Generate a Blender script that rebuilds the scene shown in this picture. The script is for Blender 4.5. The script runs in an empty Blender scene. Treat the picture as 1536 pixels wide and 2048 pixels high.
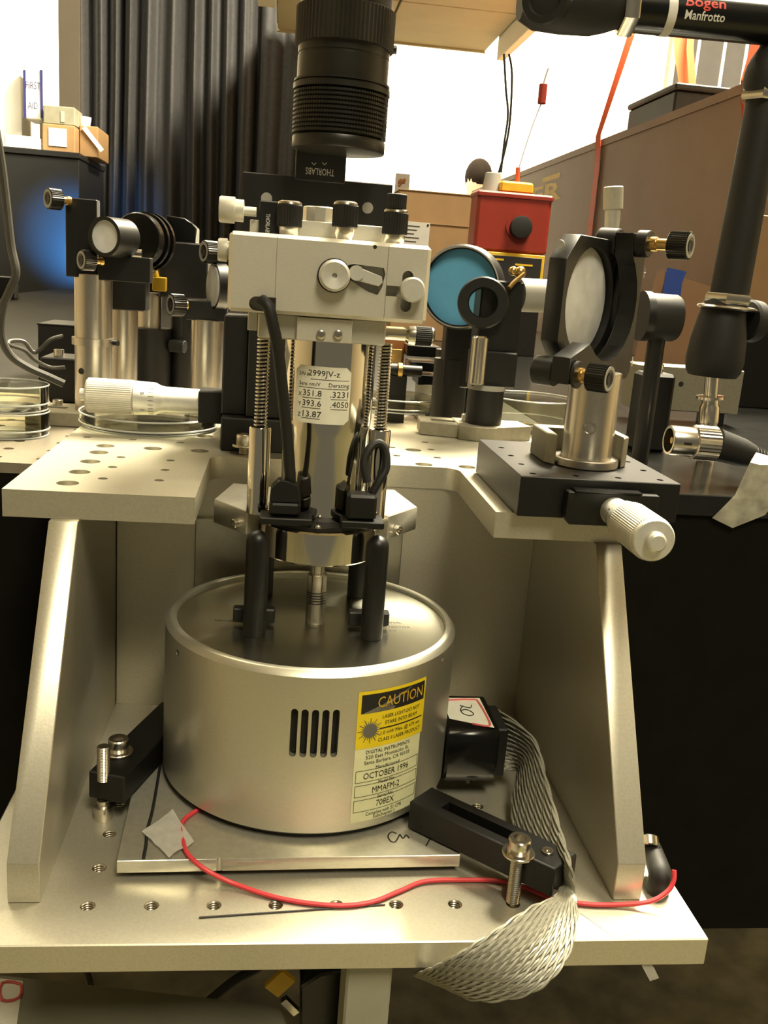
import bpy, bmesh, math, random
from mathutils import Vector, Matrix
random.seed(7)
SC = bpy.context.scene
COL = SC.collection
V = Vector
# ------------------------------------------------------------------ camera (metres; all builders below work in millimetres)
FPX, PITCH, YAW, ROLL = 1885.5, 0.2461, 0.124, 0.0755
CAM = V((66.5, -342.5, 257.9))
_f0 = V((math.sin(YAW), math.cos(YAW), 0)); _r0 = V((math.cos(YAW), -math.sin(YAW), 0)); _u0 = V((0, 0, 1))
FW = _f0*math.cos(PITCH) - _u0*math.sin(PITCH)
_up = _u0*math.cos(PITCH) + _f0*math.sin(PITCH)
RT = _r0*math.cos(ROLL) + _up*math.sin(ROLL)
UP = -_r0*math.sin(ROLL) + _up*math.cos(ROLL)
cd = bpy.data.cameras.new('camera'); cam = bpy.data.objects.new('camera', cd); COL.objects.link(cam)
cd.sensor_fit = 'VERTICAL'; cd.sensor_height = 36.0; cd.lens = 36.0*FPX/2048
cd.clip_start = 0.02; cd.clip_end = 60
m4 = Matrix((RT, UP, -FW)).transposed().to_4x4(); m4.translation = CAM*0.001
cam.matrix_world = m4
SC.camera = cam
# ------------------------------------------------------------------ world, lights, exposure
SC.view_settings.view_transform = 'Standard'; SC.view_settings.look = 'None'
SC.view_settings.gamma = 1.0; SC.view_settings.use_curve_mapping = False
SC.view_settings.exposure = 0.25
SC.cycles.use_denoising = True
SC.cycles.max_bounces = 10; SC.cycles.transparent_max_bounces = 24
SC.cycles.sample_clamp_indirect = 4.0
SC.cycles.caustics_reflective = False; SC.cycles.caustics_refractive = False
W = bpy.data.worlds.new('room_light'); SC.world = W; W.use_nodes = True
W.node_tree.nodes['Background'].inputs[0].default_value = (1.0, 0.88, 0.60, 1)
W.node_tree.nodes['Background'].inputs[1].default_value = 0.12
def area(name, loc, size, power, target, color=(1.0, 0.90, 0.66)):
    d = bpy.data.lights.new(name, 'AREA'); d.shape = 'RECTANGLE'; d.size, d.size_y = size
    d.energy = power; d.color = color
    o = bpy.data.objects.new(name, d); COL.objects.link(o); o.location = loc
    o.rotation_euler = (V(target) - V(loc)).to_track_quat('-Z', 'Y').to_euler()
    return o
area('ceiling_lamp_rear_right', (1.1, 1.75, 2.36), (0.6, 1.0), 480, (1.1, 1.75, 0))
area('ceiling_lamp_over_table', (0.95, 0.75, 2.36), (0.4, 0.8), 115, (0.9, 0.75, 0))
area('ceiling_lamp_rear_left', (-0.7, 1.5, 2.36), (0.6, 1.2), 12, (-0.7, 1.5, 0))
area('ceiling_lamp_front', (0.5, -1.5, 2.36), (0.6, 1.2), 62, (0.5, -1.5, 0))
area('ceiling_lamp_back_right', (1.9, 5.0, 2.36), (1.8, 0.6), 330, (1.9, 5.9, 0.7))
area('ceiling_lamp_back_middle', (0.3, 5.2, 2.36), (1.8, 0.6), 330, (0.3, 6.2, 0.7))
area('ceiling_lamp_back_left', (-1.6, 4.6, 2.36), (1.2, 0.6), 200, (-1.5, 6.0, 0.9))
area('ceiling_lamp_cabinet', (-1.3, 2.2, 2.36), (0.6, 0.6), 40, (-1.2, 3.2, 0.5))
# ------------------------------------------------------------------ picture ray helpers (a pixel of the photo to a real point)
def ray(x, y): return FW + RT*((x-768)/FPX) - UP*((y-1024)/FPX)
def at(x, y, yy): d = ray(x, y); return CAM + d*((yy-CAM.y)/d.y)
def on(x, y, zz): d = ray(x, y); return CAM + d*((zz-CAM.z)/d.z)
def atx(x, y, xx): d = ray(x, y); return CAM + d*((xx-CAM.x)/d.x)
def mmpp(p): return (V(p)-CAM).dot(FW)/FPX          # millimetres per pixel at a point
X, Y, Z = V((1, 0, 0)), V((0, 1, 0)), V((0, 0, 1))
# ------------------------------------------------------------------ materials
MATS = {}
def mat(name, col, rough=0.5, metal=0.0, var=0.0, scale=60.0, bump=0.0, spec=0.5, aniso=0.0, trans=0.0, alpha=1.0, emit=0.0, stretch=(1, 1, 1), coat=0.0, ior=1.45):
    m = bpy.data.materials.new(name); m.use_nodes = True; nt = m.node_tree
    b = nt.nodes['Principled BSDF']
    b.inputs['Base Color'].default_value = (*col, 1); b.inputs['Roughness'].default_value = rough
    b.inputs['Metallic'].default_value = metal; b.inputs['Specular IOR Level'].default_value = spec
    b.inputs['Transmission Weight'].default_value = trans; b.inputs['Alpha'].default_value = alpha
    b.inputs['IOR'].default_value = ior; b.inputs['Coat Weight'].default_value = coat
    if emit: b.inputs['Emission Color'].default_value = (*col, 1); b.inputs['Emission Strength'].default_value = emit
    if aniso:
        b.inputs['Anisotropic'].default_value = aniso
        t = nt.nodes.new('ShaderNodeTangent'); t.direction_type = 'RADIAL'; t.axis = 'Z'
        nt.links.new(t.outputs[0], b.inputs['Tangent'])
    if var or bump:
        tc = nt.nodes.new('ShaderNodeTexCoord'); mp = nt.nodes.new('ShaderNodeMapping'); mp.inputs['Scale'].default_value = stretch
        n = nt.nodes.new('ShaderNodeTexNoise'); n.inputs['Scale'].default_value = scale; n.inputs['Detail'].default_value = 5
        nt.links.new(tc.outputs['Object'], mp.inputs[0]); nt.links.new(mp.outputs[0], n.inputs[0])
        if var:
            r = nt.nodes.new('ShaderNodeValToRGB')
            r.color_ramp.elements[0].position = 0.3; r.color_ramp.elements[1].position = 0.7
            r.color_ramp.elements[0].color = (*[c*(1-var) for c in col], 1); r.color_ramp.elements[1].color = (*[min(1, c*(1+var)) for c in col], 1)
            nt.links.new(n.outputs[0], r.inputs[0]); nt.links.new(r.outputs[0], b.inputs['Base Color'])
        if bump:
            bp = nt.nodes.new('ShaderNodeBump'); bp.inputs['Strength'].default_value = bump; bp.inputs['Distance'].default_value = 0.0004
            nt.links.new(n.outputs[0], bp.inputs['Height']); nt.links.new(bp.outputs[0], b.inputs['Normal'])
    MATS[name] = m
    return m
M_alu = mat('anodised_aluminium', (0.60, 0.565, 0.45), 0.38, 0.7, 0.06, 900, 0.06)
M_aluf = mat('milled_aluminium', (0.70, 0.67, 0.56), 0.34, 0.75, 0.07, 300, 0.05, stretch=(1, 1, 6))
M_house = mat('satin_housing_aluminium', (0.66, 0.635, 0.52), 0.36, 0.85, 0.05, 500, 0.04, stretch=(1, 1, 8))
M_top = mat('turned_aluminium', (0.66, 0.64, 0.53), 0.24, 1.0, aniso=0.7)
M_head = mat('brushed_head_aluminium', (0.70, 0.665, 0.56), 0.42, 0.5, 0.05, 400, 0.04, stretch=(1, 8, 8))
M_chrome = mat('polished_chrome', (0.80, 0.77, 0.68), 0.07, 1.0, 0.03, 40)
M_steel = mat('stainless_steel', (0.66, 0.62, 0.54), 0.22, 1.0, 0.05, 200)
M_post = mat('brushed_post_steel', (0.62, 0.575, 0.50), 0.28, 1.0, 0.06, 300, 0.03, stretch=(8, 8, 1))
M_blk = mat('black_anodised', (0.006, 0.0057, 0.005), 0.42, 0.0, 0.2, 300, 0.03)
M_blkg = mat('glossy_black_plastic', (0.005, 0.005, 0.0045), 0.22, 0.0, 0.15, 200)
M_blkm = mat('matt_black_rubber', (0.009, 0.0085, 0.007), 0.6, 0.0, 0.2, 400, 0.05)
M_lens = mat('black_lens_barrel', (0.018, 0.016, 0.011), 0.35, 0.2, 0.15, 200)
M_knob = mat('pale_aluminium_knob', (0.66, 0.63, 0.53), 0.45, 0.3, 0.04, 300)
M_mic = mat('satin_chrome_micrometer', (0.72, 0.71, 0.64), 0.45, 0.55, 0.04, 400)
M_brass = mat('brass', (0.62, 0.42, 0.16), 0.28, 1.0, 0.06, 200)
M_frost = mat('ground_glass_back', (0.62, 0.62, 0.60), 0.55, 0.0, 0.12, 90)
M_blue = mat('dichroic_mirror', (0.20, 0.60, 0.98), 0.08, 0.3, 0.05, 60)
M_label = mat('cream_label', (0.86, 0.84, 0.70), 0.5, 0.0, 0.04, 150)
M_cream = mat('pale_metal_label', (0.84, 0.84, 0.50), 0.4, 0.0, 0.05, 120)
M_yel = mat('warning_yellow', (0.92, 0.70, 0.02), 0.45, 0.0, 0.06, 120)
M_ink = mat('black_ink', (0.015, 0.014, 0.013), 0.5, 0.0, 0.1, 100)
M_grey_ink = mat('worn_black_film', (0.20, 0.19, 0.14), 0.35, 0.0, 0.5, 220)
M_red = mat('red_wire_insulation', (0.72, 0.06, 0.07), 0.4, 0.0, 0.08, 100)
M_redbox = mat('red_paint', (0.26, 0.026, 0.014), 0.42, 0.0, 0.08, 20)
M_orange = mat('orange_strap_webbing', (0.62, 0.09, 0.025), 0.6, 0.0, 0.1, 300, 0.1)
M_card = mat('corrugated_cardboard', (0.30, 0.18, 0.08), 0.75, 0.0, 0.08, 25)
M_brown = mat('brown_painted_panel', (0.21, 0.12, 0.06), 0.6, 0.0, 0.06, 12)
M_wall = mat('white_wall_paint', (0.86, 0.84, 0.78), 0.8, 0.0, 0.02, 3)
M_sidewall = mat('beige_wall_paint', (0.34, 0.28, 0.18), 0.8, 0.0, 0.03, 3)
M_ceil = mat('ceiling_board', (0.50, 0.45, 0.33), 0.8, 0.0, 0.05, 8)
M_floor = mat('dark_floor', (0.15, 0.135, 0.075), 0.6, 0.0, 0.6, 14)
M_curt = mat('dark_blackout_curtain', (0.032, 0.031, 0.032), 0.7, 0.0, 0.2, 80, 0.1)
M_cab = mat('dark_cabinet_paint', (0.018, 0.018, 0.018), 0.35, 0.0, 0.1, 10)
M_white = mat('white_plastic', (0.80, 0.78, 0.72), 0.5, 0.0, 0.03, 20)
M_pink = mat('pink_red_print', (0.75, 0.15, 0.14), 0.5, 0.0, 0.1, 60)
M_navy = mat('navy_print', (0.03, 0.03, 0.14), 0.5, 0.0, 0.1, 60)
M_grey = mat('grey_plastic', (0.33, 0.32, 0.28), 0.55, 0.0, 0.06, 60)
M_braid = mat('grey_braided_wire', (0.30, 0.29, 0.23), 0.38, 0.1, 0.12, 500)
M_tape = mat('frosted_tape', (0.75, 0.73, 0.66), 0.5, 0.0, 0.1, 200, alpha=0.45)
M_glass = bpy.data.materials.new('clear_dish_plastic'); M_glass.use_nodes = True
_n = M_glass.node_tree.nodes; _l = M_glass.node_tree.links; _n.remove(_n['Principled BSDF'])
_t = _n.new('ShaderNodeBsdfTransparent'); _t.inputs[0].default_value = (0.96, 0.96, 0.92, 1)
_g = _n.new('ShaderNodeBsdfGlossy'); _g.inputs['Roughness'].default_value = 0.06
_w = _n.new('ShaderNodeLayerWeight'); _w.inputs[0].default_value = 0.18
_x = _n.new('ShaderNodeMixShader'); _l.new(_w.outputs['Fresnel'], _x.inputs[0]); _l.new(_t.outputs[0], _x.inputs[1]); _l.new(_g.outputs[0], _x.inputs[2])
_l.new(_x.outputs[0], _n['Material Output'].inputs[0])
M_bluet = mat('blue_masking_tape', (0.015, 0.05, 0.26), 0.6, 0.0, 0.1, 200)
M_table = mat('steel_table_top', (0.42, 0.37, 0.29), 0.36, 0.7, 0.06, 300, 0.03)
M_matt = mat('matt_black_sheet', (0.010, 0.0095, 0.008), 0.55, 0.0, 0.3, 40, spec=0.25)
M_rim = mat('clear_plastic_rim', (0.85, 0.85, 0.80), 0.15, 0.0, 0.03, 60, alpha=0.5)
M_clamp = mat('dull_clamp_aluminium', (0.30, 0.275, 0.20), 0.5, 0.5, 0.08, 300, 0.05)
M_sheet = mat('black_laminate', (0.012, 0.012, 0.011), 0.18, 0.0, 0.2, 60)
M_tside = mat('black_table_side', (0.006, 0.0055, 0.004), 0.8, 0.0, 0.2, 40, spec=0.1)
M_yellow = mat('yellow_plastic', (0.72, 0.45, 0.03), 0.45, 0.0, 0.1, 80)
M_skin = mat('skin', (0.55, 0.33, 0.22), 0.5, 0.0, 0.05, 20)
M_hair = mat('dark_hair', (0.008, 0.005, 0.003), 0.9, 0.0, 0.3, 200, spec=0.1)
M_cloth = mat('black_clothing', (0.02, 0.018, 0.018), 0.8, 0.0, 0.2, 60)
M_cable = mat('grey_cable_sheath', (0.05, 0.047, 0.038), 0.38, 0.0, 0.1, 100)
M_dim = mat('dark_grey_partition', (0.06, 0.055, 0.05), 0.7, 0.0, 0.1, 20)
M_cuporange = mat('orange_brown_plastic', (0.42, 0.16, 0.05), 0.4, 0.0, 0.2, 60)  # orange-brown base colour mottled by noise
M_ltext = mat('white_print', (0.72, 0.70, 0.62), 0.5, 0.0, 0.05, 60)
M_ytext = mat('yellow_stencil_paint', (0.85, 0.66, 0.2), 0.6, 0.0, 0.1, 60)
M_rtext = mat('red_print', (0.70, 0.05, 0.03), 0.5, 0.0, 0.1, 60)
M_etch = mat('etched_grey', (0.16, 0.15, 0.12), 0.5, 0.0, 0.1, 60)
M_plate = mat('brushed_dark_plate', (0.42, 0.40, 0.33), 0.38, 1.0, 0.06, 200, 0.04)
M_lid = mat('dark_grey_lid', (0.24, 0.23, 0.165), 0.6, 0.0, 0.1, 40)
M_tile = mat('pale_grey_board', (0.36, 0.35, 0.27), 0.6, 0.0, 0.1, 40)
# ------------------------------------------------------------------ mesh builder
def basis(w):
    w = V(w).normalized(); a = X if abs(w.x) < 0.8 else Y
    if abs(w.z) > 0.99: a = X
    elif abs(w.z) < 0.999: a = Z if abs(w.z) < 0.7 else X
    u = (a - w*a.dot(w)).normalized(); return u, w.cross(u), w
class B:
    def __init__(s): s.bm = bmesh.new()
    def box(s, lo, hi, bev=0.0, M=None, o=None):
        lo, hi = V(lo), V(hi); c = (lo+hi)/2; d = hi-lo
        r = bmesh.ops.create_cube(s.bm, size=1.0); vs = r['verts']
        for v in vs: v.co = V((v.co.x*d.x, v.co.y*d.y, v.co.z*d.z)) + c
        if bev: vs = s._bev(vs, bev)
        if M is not None:
            for v in vs: v.co = M @ v.co + (o or V())
        return s
    def _bev(s, vs, bev):
        es = {e for v in vs for e in v.link_edges}
        r = bmesh.ops.bevel(s.bm, geom=list(es), offset=bev, segments=1, affect='EDGES', profile=0.5)
        return list({v for f in r['faces'] for v in f.verts} | {v for v in vs if v.is_valid})
    def obox(s, c, size, U=X, Vv=Y, Wv=Z, bev=0.0):
        M = Matrix((V(U).normalized(), V(Vv).normalized(), V(Wv).normalized())).transposed(); h = V(size)/2
        return s.box(-h, h, bev, M, V(c))
    def ring(s, p0, p1, prof, seg=28, closed=False):
        """lathe: prof = [(distance from p0 along the axis, radius)...]"""
        p0, p1 = V(p0), V(p1); u, v, w = basis(p1-p0); prev = None; first = None
        for (d, r) in prof:
            c = p0 + w*d
            if r <= 1e-6: cur = [s.bm.verts.new(c)]
            else: cur = [s.bm.verts.new(c + u*(r*math.cos(2*math.pi*i/seg)) + v*(r*math.sin(2*math.pi*i/seg))) for i in range(seg)]
            if prev is not None: s._bridge(prev, cur)
            prev = cur; first = first or cur
        if closed: s._bridge(prev, first)
        return s
    def _bridge(s, a, b):
        n = max(len(a), len(b))
        if len(a) == len(b) == 1: return
        for i in range(n):
            j = (i+1) % n
            q = [a[i % len(a)], a[j % len(a)], b[j % len(b)], b[i % len(b)]]
            q = list(dict.fromkeys(q))
            if len(q) >= 3:
                try: s.bm.faces.new(q)
                except ValueError: pass
    def cyl(s, p0, p1, r, r1=None, seg=24, ch=0.0):
        L = (V(p1)-V(p0)).length; r1 = r if r1 is None else r1
        if ch: return s.ring(p0, p1, [(0, 0), (0, r-ch), (ch, r), (L-ch, r1), (L, r1-ch), (L, 0)], seg)
        return s.ring(p0, p1, [(0, 0), (0, r), (L, r1), (L, 0)], seg)
    def knurl(s, p0, p1, r, n=36, depth=0.35):
        p0, p1 = V(p0), V(p1); L = (p1-p0).length; u, v, w = basis(p1-p0); prev = None
        for d, k in ((0, -1), (0, 0.9), (0.04*L, 1), (0.96*L, 1), (L, 0.9), (L, -1)):
            if k < 0: cur = [s.bm.verts.new(p0+w*d)]
            else:
                cur = []
                for i in range(2*n):
                    rr = (r - (depth if i % 2 else 0))*k; a = math.pi*i/n
                    cur.append(s.bm.verts.new(p0+w*d+u*(rr*math.cos(a))+v*(rr*math.sin(a))))
            if prev: s._bridge(prev, cur)
            prev = cur
        return s
    def hexa(s, p0, p1, r): return s.ring(p0, p1, [(0, 0), (0, r*0.93), (r*0.1, r), ((V(p1)-V(p0)).length-r*0.1, r), ((V(p1)-V(p0)).length, r*0.93), ((V(p1)-V(p0)).length, 0)], 6)
    def prism(s, pts, w0, w1, org=V(), U=X, Vv=Y, Wv=Z, bev=0.0):
        org = V(org)
        a = [s.bm.verts.new(org + U*p[0] + Vv*p[1] + Wv*w0) for p in pts]
        b = [s.bm.verts.new(org + U*p[0] + Vv*p[1] + Wv*w1) for p in pts]
        s._bridge(a, b); s.bm.faces.new(list(reversed(a))); s.bm.faces.new(b)
        if bev: s._bev(a+b, bev)
        return s
    def tube(s, pts, r, seg=8, sm=6, closed=False):
        pts = [V(p) for p in pts]
        if sm: pts = spline(pts, sm, closed)
        n = len(pts); prev = None; first = None; u = None
        for i, p in enumerate(pts):
            if closed: t = pts[(i+1) % n]-pts[i-1]
            else: t = pts[min(i+1, n-1)]-pts[max(i-1, 0)]
            if t.length < 1e-9: t = V((0, 0, 1))
            t.normalize()
            if u is None: u = basis(t)[0]
            u = (u - t*u.dot(t)).normalized(); v = t.cross(u)
            rr = r(i/(n-1)) if callable(r) else r
            cur = [s.bm.verts.new(p + u*(rr*math.cos(2*math.pi*k/seg)) + v*(rr*math.sin(2*math.pi*k/seg))) for k in range(seg)]
            if prev: s._bridge(prev, cur)
            prev = cur; first = first or cur
        if closed: s._bridge(prev, first)
        else:
            s.bm.faces.new(list(reversed(first))); s.bm.faces.new(prev)
        return s
    def sphere(s, c, r, sc=(1, 1, 1), seg=16):
        q = bmesh.ops.create_uvsphere(s.bm, u_segments=seg, v_segments=max(6, seg//2), radius=r)
        for v in q['verts']: v.co = V((v.co.x*sc[0], v.co.y*sc[1], v.co.z*sc[2])) + V(c)
        return s
    def sheet(s, rows, th=0.0):
        g = [[s.bm.verts.new(V(p)) for p in r] for r in rows]
        fs = []
        for i in range(len(g)-1):
            for j in range(len(g[0])-1): fs.append(s.bm.faces.new((g[i][j], g[i][j+1], g[i+1][j+1], g[i+1][j])))
        if th:
            s.bm.normal_update(); bmesh.ops.solidify(s.bm, geom=fs, thickness=th)
        return s
    def text(s, body, size, f, align='CENTER', bold=0.0, width=None, mono=False):
        c = bpy.data.curves.new('t', 'FONT'); c.body = body; c.size = size; c.align_x = align; c.align_y = 'CENTER'; c.resolution_u = 2
        c.offset = bold
        o = bpy.data.objects.new('t', c); me = bpy.data.meshes.new_from_object(o)
        k = 1.0
        if width and len(me.vertices):
            xs = [v.co.x for v in me.vertices]; k = width/(max(xs)-min(xs))
        vs = [s.bm.verts.new(f(v.co.x*k, v.co.y)) for v in me.vertices]
        for p in me.polygons:
            try: s.bm.faces.new([vs[i] for i in p.vertices])
            except ValueError: pass
        bpy.data.objects.remove(o); bpy.data.meshes.remove(me); bpy.data.curves.remove(c)
        return s
    def quad(s, f, x0, y0, x1, y1, nx=1, ny=1):
        return s.sheet([[f(x0+(x1-x0)*i/nx, y0+(y1-y0)*j/ny) for i in range(nx+1)] for j in range(ny+1)])
    def cut(s, cutter):
        """boolean difference, solved once on plain meshes"""
        a = s._mesh('cut_a', 1.0); b = cutter._mesh('cut_b', 1.0)
        oa = bpy.data.objects.new('cut_a', a); ob = bpy.data.objects.new('cut_b', b); COL.objects.link(oa); COL.objects.link(ob)
        md = oa.modifiers.new('c', 'BOOLEAN'); md.operation = 'DIFFERENCE'; md.solver = 'EXACT'; md.use_self = True; md.object = ob
        bpy.context.view_layer.update()
        me = bpy.data.meshes.new_from_object(oa.evaluated_get(bpy.context.evaluated_depsgraph_get()))
        s.bm.free(); s.bm = bmesh.new(); s.bm.from_mesh(me)
        bpy.data.objects.remove(oa); bpy.data.objects.remove(ob)
        for q in (a, b, me): bpy.data.meshes.remove(q)
        return s
    def _mesh(s, name, k):
        me = bpy.data.meshes.new(name); bmesh.ops.recalc_face_normals(s.bm, faces=s.bm.faces[:])
        for v in s.bm.verts: v.co *= k
        s.bm.to_mesh(me); 
        return me
def spline(p, sm, closed=False):
    out = []; n = len(p)
    for i in range(n if closed else n-1):
        a, b, c, d = (p[(i-1) % n], p[i], p[(i+1) % n], p[(i+2) % n]) if closed else (p[max(i-1, 0)], p[i], p[i+1], p[min(i+2, n-1)])
        for k in range(sm):
            t = k/sm
            out.append(0.5*((2*b) + (c-a)*t + (2*a-5*b+4*c-d)*t*t + (3*b-a-3*c+d)*t**3))
    if not closed: out.append(p[-1])
    return out
ORG = {}
def thing(name, label, cat, loc, group=None):
    o = bpy.data.objects.new(name, None); COL.objects.link(o); o.location = V(loc)*0.001; o.empty_display_size = 0.01
    o['label'] = label; o['category'] = cat
    if group: o['group'] = group
    ORG[o.name] = V(loc); return o
def rootof(o):
    while o.parent: o = o.parent
    return o
def _link(name, b, m, org, smooth=True):
    for v in b.bm.verts: v.co -= org
    me = b._mesh(name, 0.001); b.bm.free()
    me.materials.append(m)
    if smooth:
        me.polygons.foreach_set('use_smooth', [True]*len(me.polygons)); me.set_sharp_from_angle(angle=math.radians(35))
    o = bpy.data.objects.new(name, me); COL.objects.link(o); return o
def part(name, b, m, parent, label=None, kind=None, smooth=True):
    o = _link(name, b, m, ORG[rootof(parent).name], smooth); o.parent = parent
    if label: o['label'] = label
    if kind: o['kind'] = kind
    return o
def solo(name, b, m, label, cat, group=None, kind=None):
    xs = [v.co for v in b.bm.verts]
    org = V(((min(v.x for v in xs)+max(v.x for v in xs))/2, (min(v.y for v in xs)+max(v.y for v in xs))/2, min(v.z for v in xs)))
    o = _link(name, b, m, org); o.location = org*0.001; ORG[o.name] = org
    if cat: o['category'] = cat
    if label: o['label'] = label
    if group: o['group'] = group
    if kind: o['kind'] = kind
    return o
def struct(name, b, m): return solo(name, b, m, None, None, None, 'structure')
def share(name, src, parent, d):
    """another copy of a small part, sharing its mesh data, moved by d (mm)"""
    o = src.copy(); o.name = name; COL.objects.link(o); o.parent = parent; o.location = src.location + V(d)*0.001; return o
# ================================================================== SETTING
FZ = -760
struct('floor', B().box((-3000, -2600, FZ-60), (3600, 6700, FZ)), M_floor)
struct('wall_back', B().box((-3000, 6600, FZ), (3600, 6700, 2500)), M_wall)
struct('wall_left', B().box((-3100, -2600, FZ), (-3000, 6700, 2500)), M_sidewall)
struct('wall_right', B().box((3600, -2600, FZ), (3700, 6700, 2500)), M_sidewall)
struct('ceiling', B().box((-3000, -2600, 2400), (3600, 6600, 2500)), M_ceil)
# ================================================================== OPTICAL TABLE
TZ = 140.0; TY = 197.5
t = thing('optical_table', 'thick black-sided optical table with drilled steel top behind the aluminium stand', 'table', (200, 900, FZ))
b = B().box((-620, TY, TZ-6), (300, 470, TZ))
c = B()
for i in range(-6, 1):
    for j in range(0, 9):
        x, y = -66.0-25.4*(-i), 212+25.4*j
        if x > -360: c.cyl((x, y, TZ-4), (x, y, TZ+2), 3.2, seg=10)
b.cut(c)
part('steel_top', b, M_table, t)
part('black_top_sheet', B().box((-620, 470.4, TZ-6), (300, 2800, TZ)), M_matt, t, 'matt black sheet over the rear of the table top')
part('black_top_sheet', B().box((300.4, TY, TZ-6), (1500, 2800, TZ), 1.2), M_sheet, t, 'glossy black sheet over the end of the table top')
part('table_side', B().box((-620, TY+0.5, -170), (1500, 2800, TZ-6.2)), M_tside, t)
part('edge_trim', B().box((300, TY-2, TZ-12), (1500, TY+1, TZ+1.5), 0.6), M_sheet, t)
for (x, y) in ((-520, 320), (1420, 320), (-520, 2700), (1420, 2700)):
    part('leg', B().cyl((x, y, FZ), (x, y, -170), 70, seg=20), M_tside, t)
# ================================================================== ALUMINIUM STAND
st = thing('bracket_stand', 'large bead-blasted aluminium stand with base plate, side gussets and U-shaped top shelf', 'stand', (100, 90, -12.7))
b = B().box((-51.5, -23.1, -12.7), (256, 197, 0), 0.5); c = B()
base_holes = [(k, 0) for k in range(0, 8)] + [(0, 1), (0, 2), (0, 3), (7, 1), (7, 2), (7, 3), (7, 4)]
for k, j in base_holes: c.cyl((k*25.4, j*25.4, -20), (k*25.4, j*25.4, 3), 3.1, seg=18)
b.cut(c)
bp = part('base_plate', b, M_alu, st)
ins = None
for k, j in base_holes:
    if ins is None:
        q = B()
        for z in (-0.3, -1.4, -2.5, -3.6):
            q.tube([V((k*25.4+2.85*math.cos(a), j*25.4+2.85*math.sin(a), z-0.4)) for a in [i*math.pi/8 for i in range(16)]], 0.42, 5, 0, True)
        ins = part('thread_insert', q, M_steel, bp); i0 = (k, j)
    else: share('thread_insert', ins, bp, ((k-i0[0])*25.4, (j-i0[1])*25.4, 0))
part('back_plate', B().box((-18.8, 184.3, 0.1), (223, 197, 139.9)), M_alu, st)
gp = [(2, 0.1), (2, 18), (80, 139.9), (197, 139.9), (197, 0.1)]
for x0 in (-32, 223.1): part('gusset', B().prism(gp, 0, 12.7, (x0, 0, 0), Y, Z, X, 0.35), M_alu, st)
def arc(cx, cy, r, a0, a1, n=6): return [(cx+r*math.cos(math.radians(a0+(a1-a0)*i/n)), cy+r*math.sin(math.radians(a0+(a1-a0)*i/n))) for i in range(n+1)]
sp = [(-53, 84), (32.2, 84)] + arc(41.2, 174.6, 9, 180, 90) + arc(164, 174.6, 9, 90, 0) + [(173, 83), (258, 83), (258, 305), (-53, 305)]
b = B().prism(sp, 140, 152.7); c = B(); SZ = 152.7
big = [(-28, 101), (-27.6, 126), (-27.4, 152), (-27.6, 177), (-27.6, 196.5), (-1.2, 196), (25.2, 196), (-28, 246), (-2, 246), (24.5, 244), (154, 190), (179.5, 189), (154, 235), (129, 215), (103, 215)]
sml = [(-14.2, 114), (-14.2, 141), (-14.2, 167), (12.2, 116), (12.2, 140.5), (12.2, 165), (-42, 220), (-15.8, 220), (12, 219), (-42, 246), (-14.8, 247), (11.5, 245), (140.8, 213), (165.8, 213.5), (141, 240), (166, 240), (166, 266), (141, 266), (116, 240)]
for x, y in big: c.ring((x, y, 136), (x, y, 160), [(0, 0), (0, 3.4), (13.2, 3.4), (13.2, 5.2), (24, 5.2), (24, 0)], 20)
for x, y in sml: c.cyl((x, y, 136), (x, y, 160), 2.4, seg=14)
b.cut(c)
part('top_shelf', b, M_alu, st)
part('shelf_bolt', B().cyl((-28, 101, 146.5), (-28, 101, 149.2), 4.4, seg=18, ch=0.4), M_steel, st)
q5 = at(690, 1990, -16).x; q6 = at(781, 1990, -16).x
part('support_post', B().box((q5, -16, FZ), (q6, 6, -12.8), 1.0), M_tile, st, 'grey square post holding up the base plate')
# ================================================================== ADAPTER PLATE UNDER THE MICROSCOPE
A = math.radians(1.77); PU = V((math.cos(A), math.sin(A), 0)); PV = V((-math.sin(A), math.cos(A), 0)); PO = V((8.6, 17.2, 0))
ap = thing('adapter_plate', 'thin aluminium plate clamped under the round microscope base, with black handwriting', 'plate', (84, 90, 0))
b = B().prism([(0, 0), (42.0, 0), (42.4, 1.0), (44, 1.0), (44.4, 0), (149.5, 0), (149.5, 148), (0, 148)], 3.0, 9.0, PO, PU, PV, Z, 0.25)
part('plate', b, M_aluf, ap)
for (u, v) in ((16, 22), (128, 22), (16, 128), (128, 128)):
    p = PO+PU*u+PV*v; part('foot', B().cyl(p, p+Z*2.95, 7, seg=16), M_blkm, ap)
def fplate(x, y): return on(x, y, 9.12)
hw = B()
for pts in ([(793, 1667), (783, 1664), (776, 1672), (781, 1682), (790, 1684), (797, 1674), (800, 1669), (806, 1677), (812, 1670), (818, 1676)], [(846, 1668), (857, 1676), (863, 1668), (858, 1681), (852, 1692)]):
    hw.tube([fplate(*p) for p in pts], 0.34, 5, 3)
part('handwriting', hw, M_ink, ap)
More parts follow.
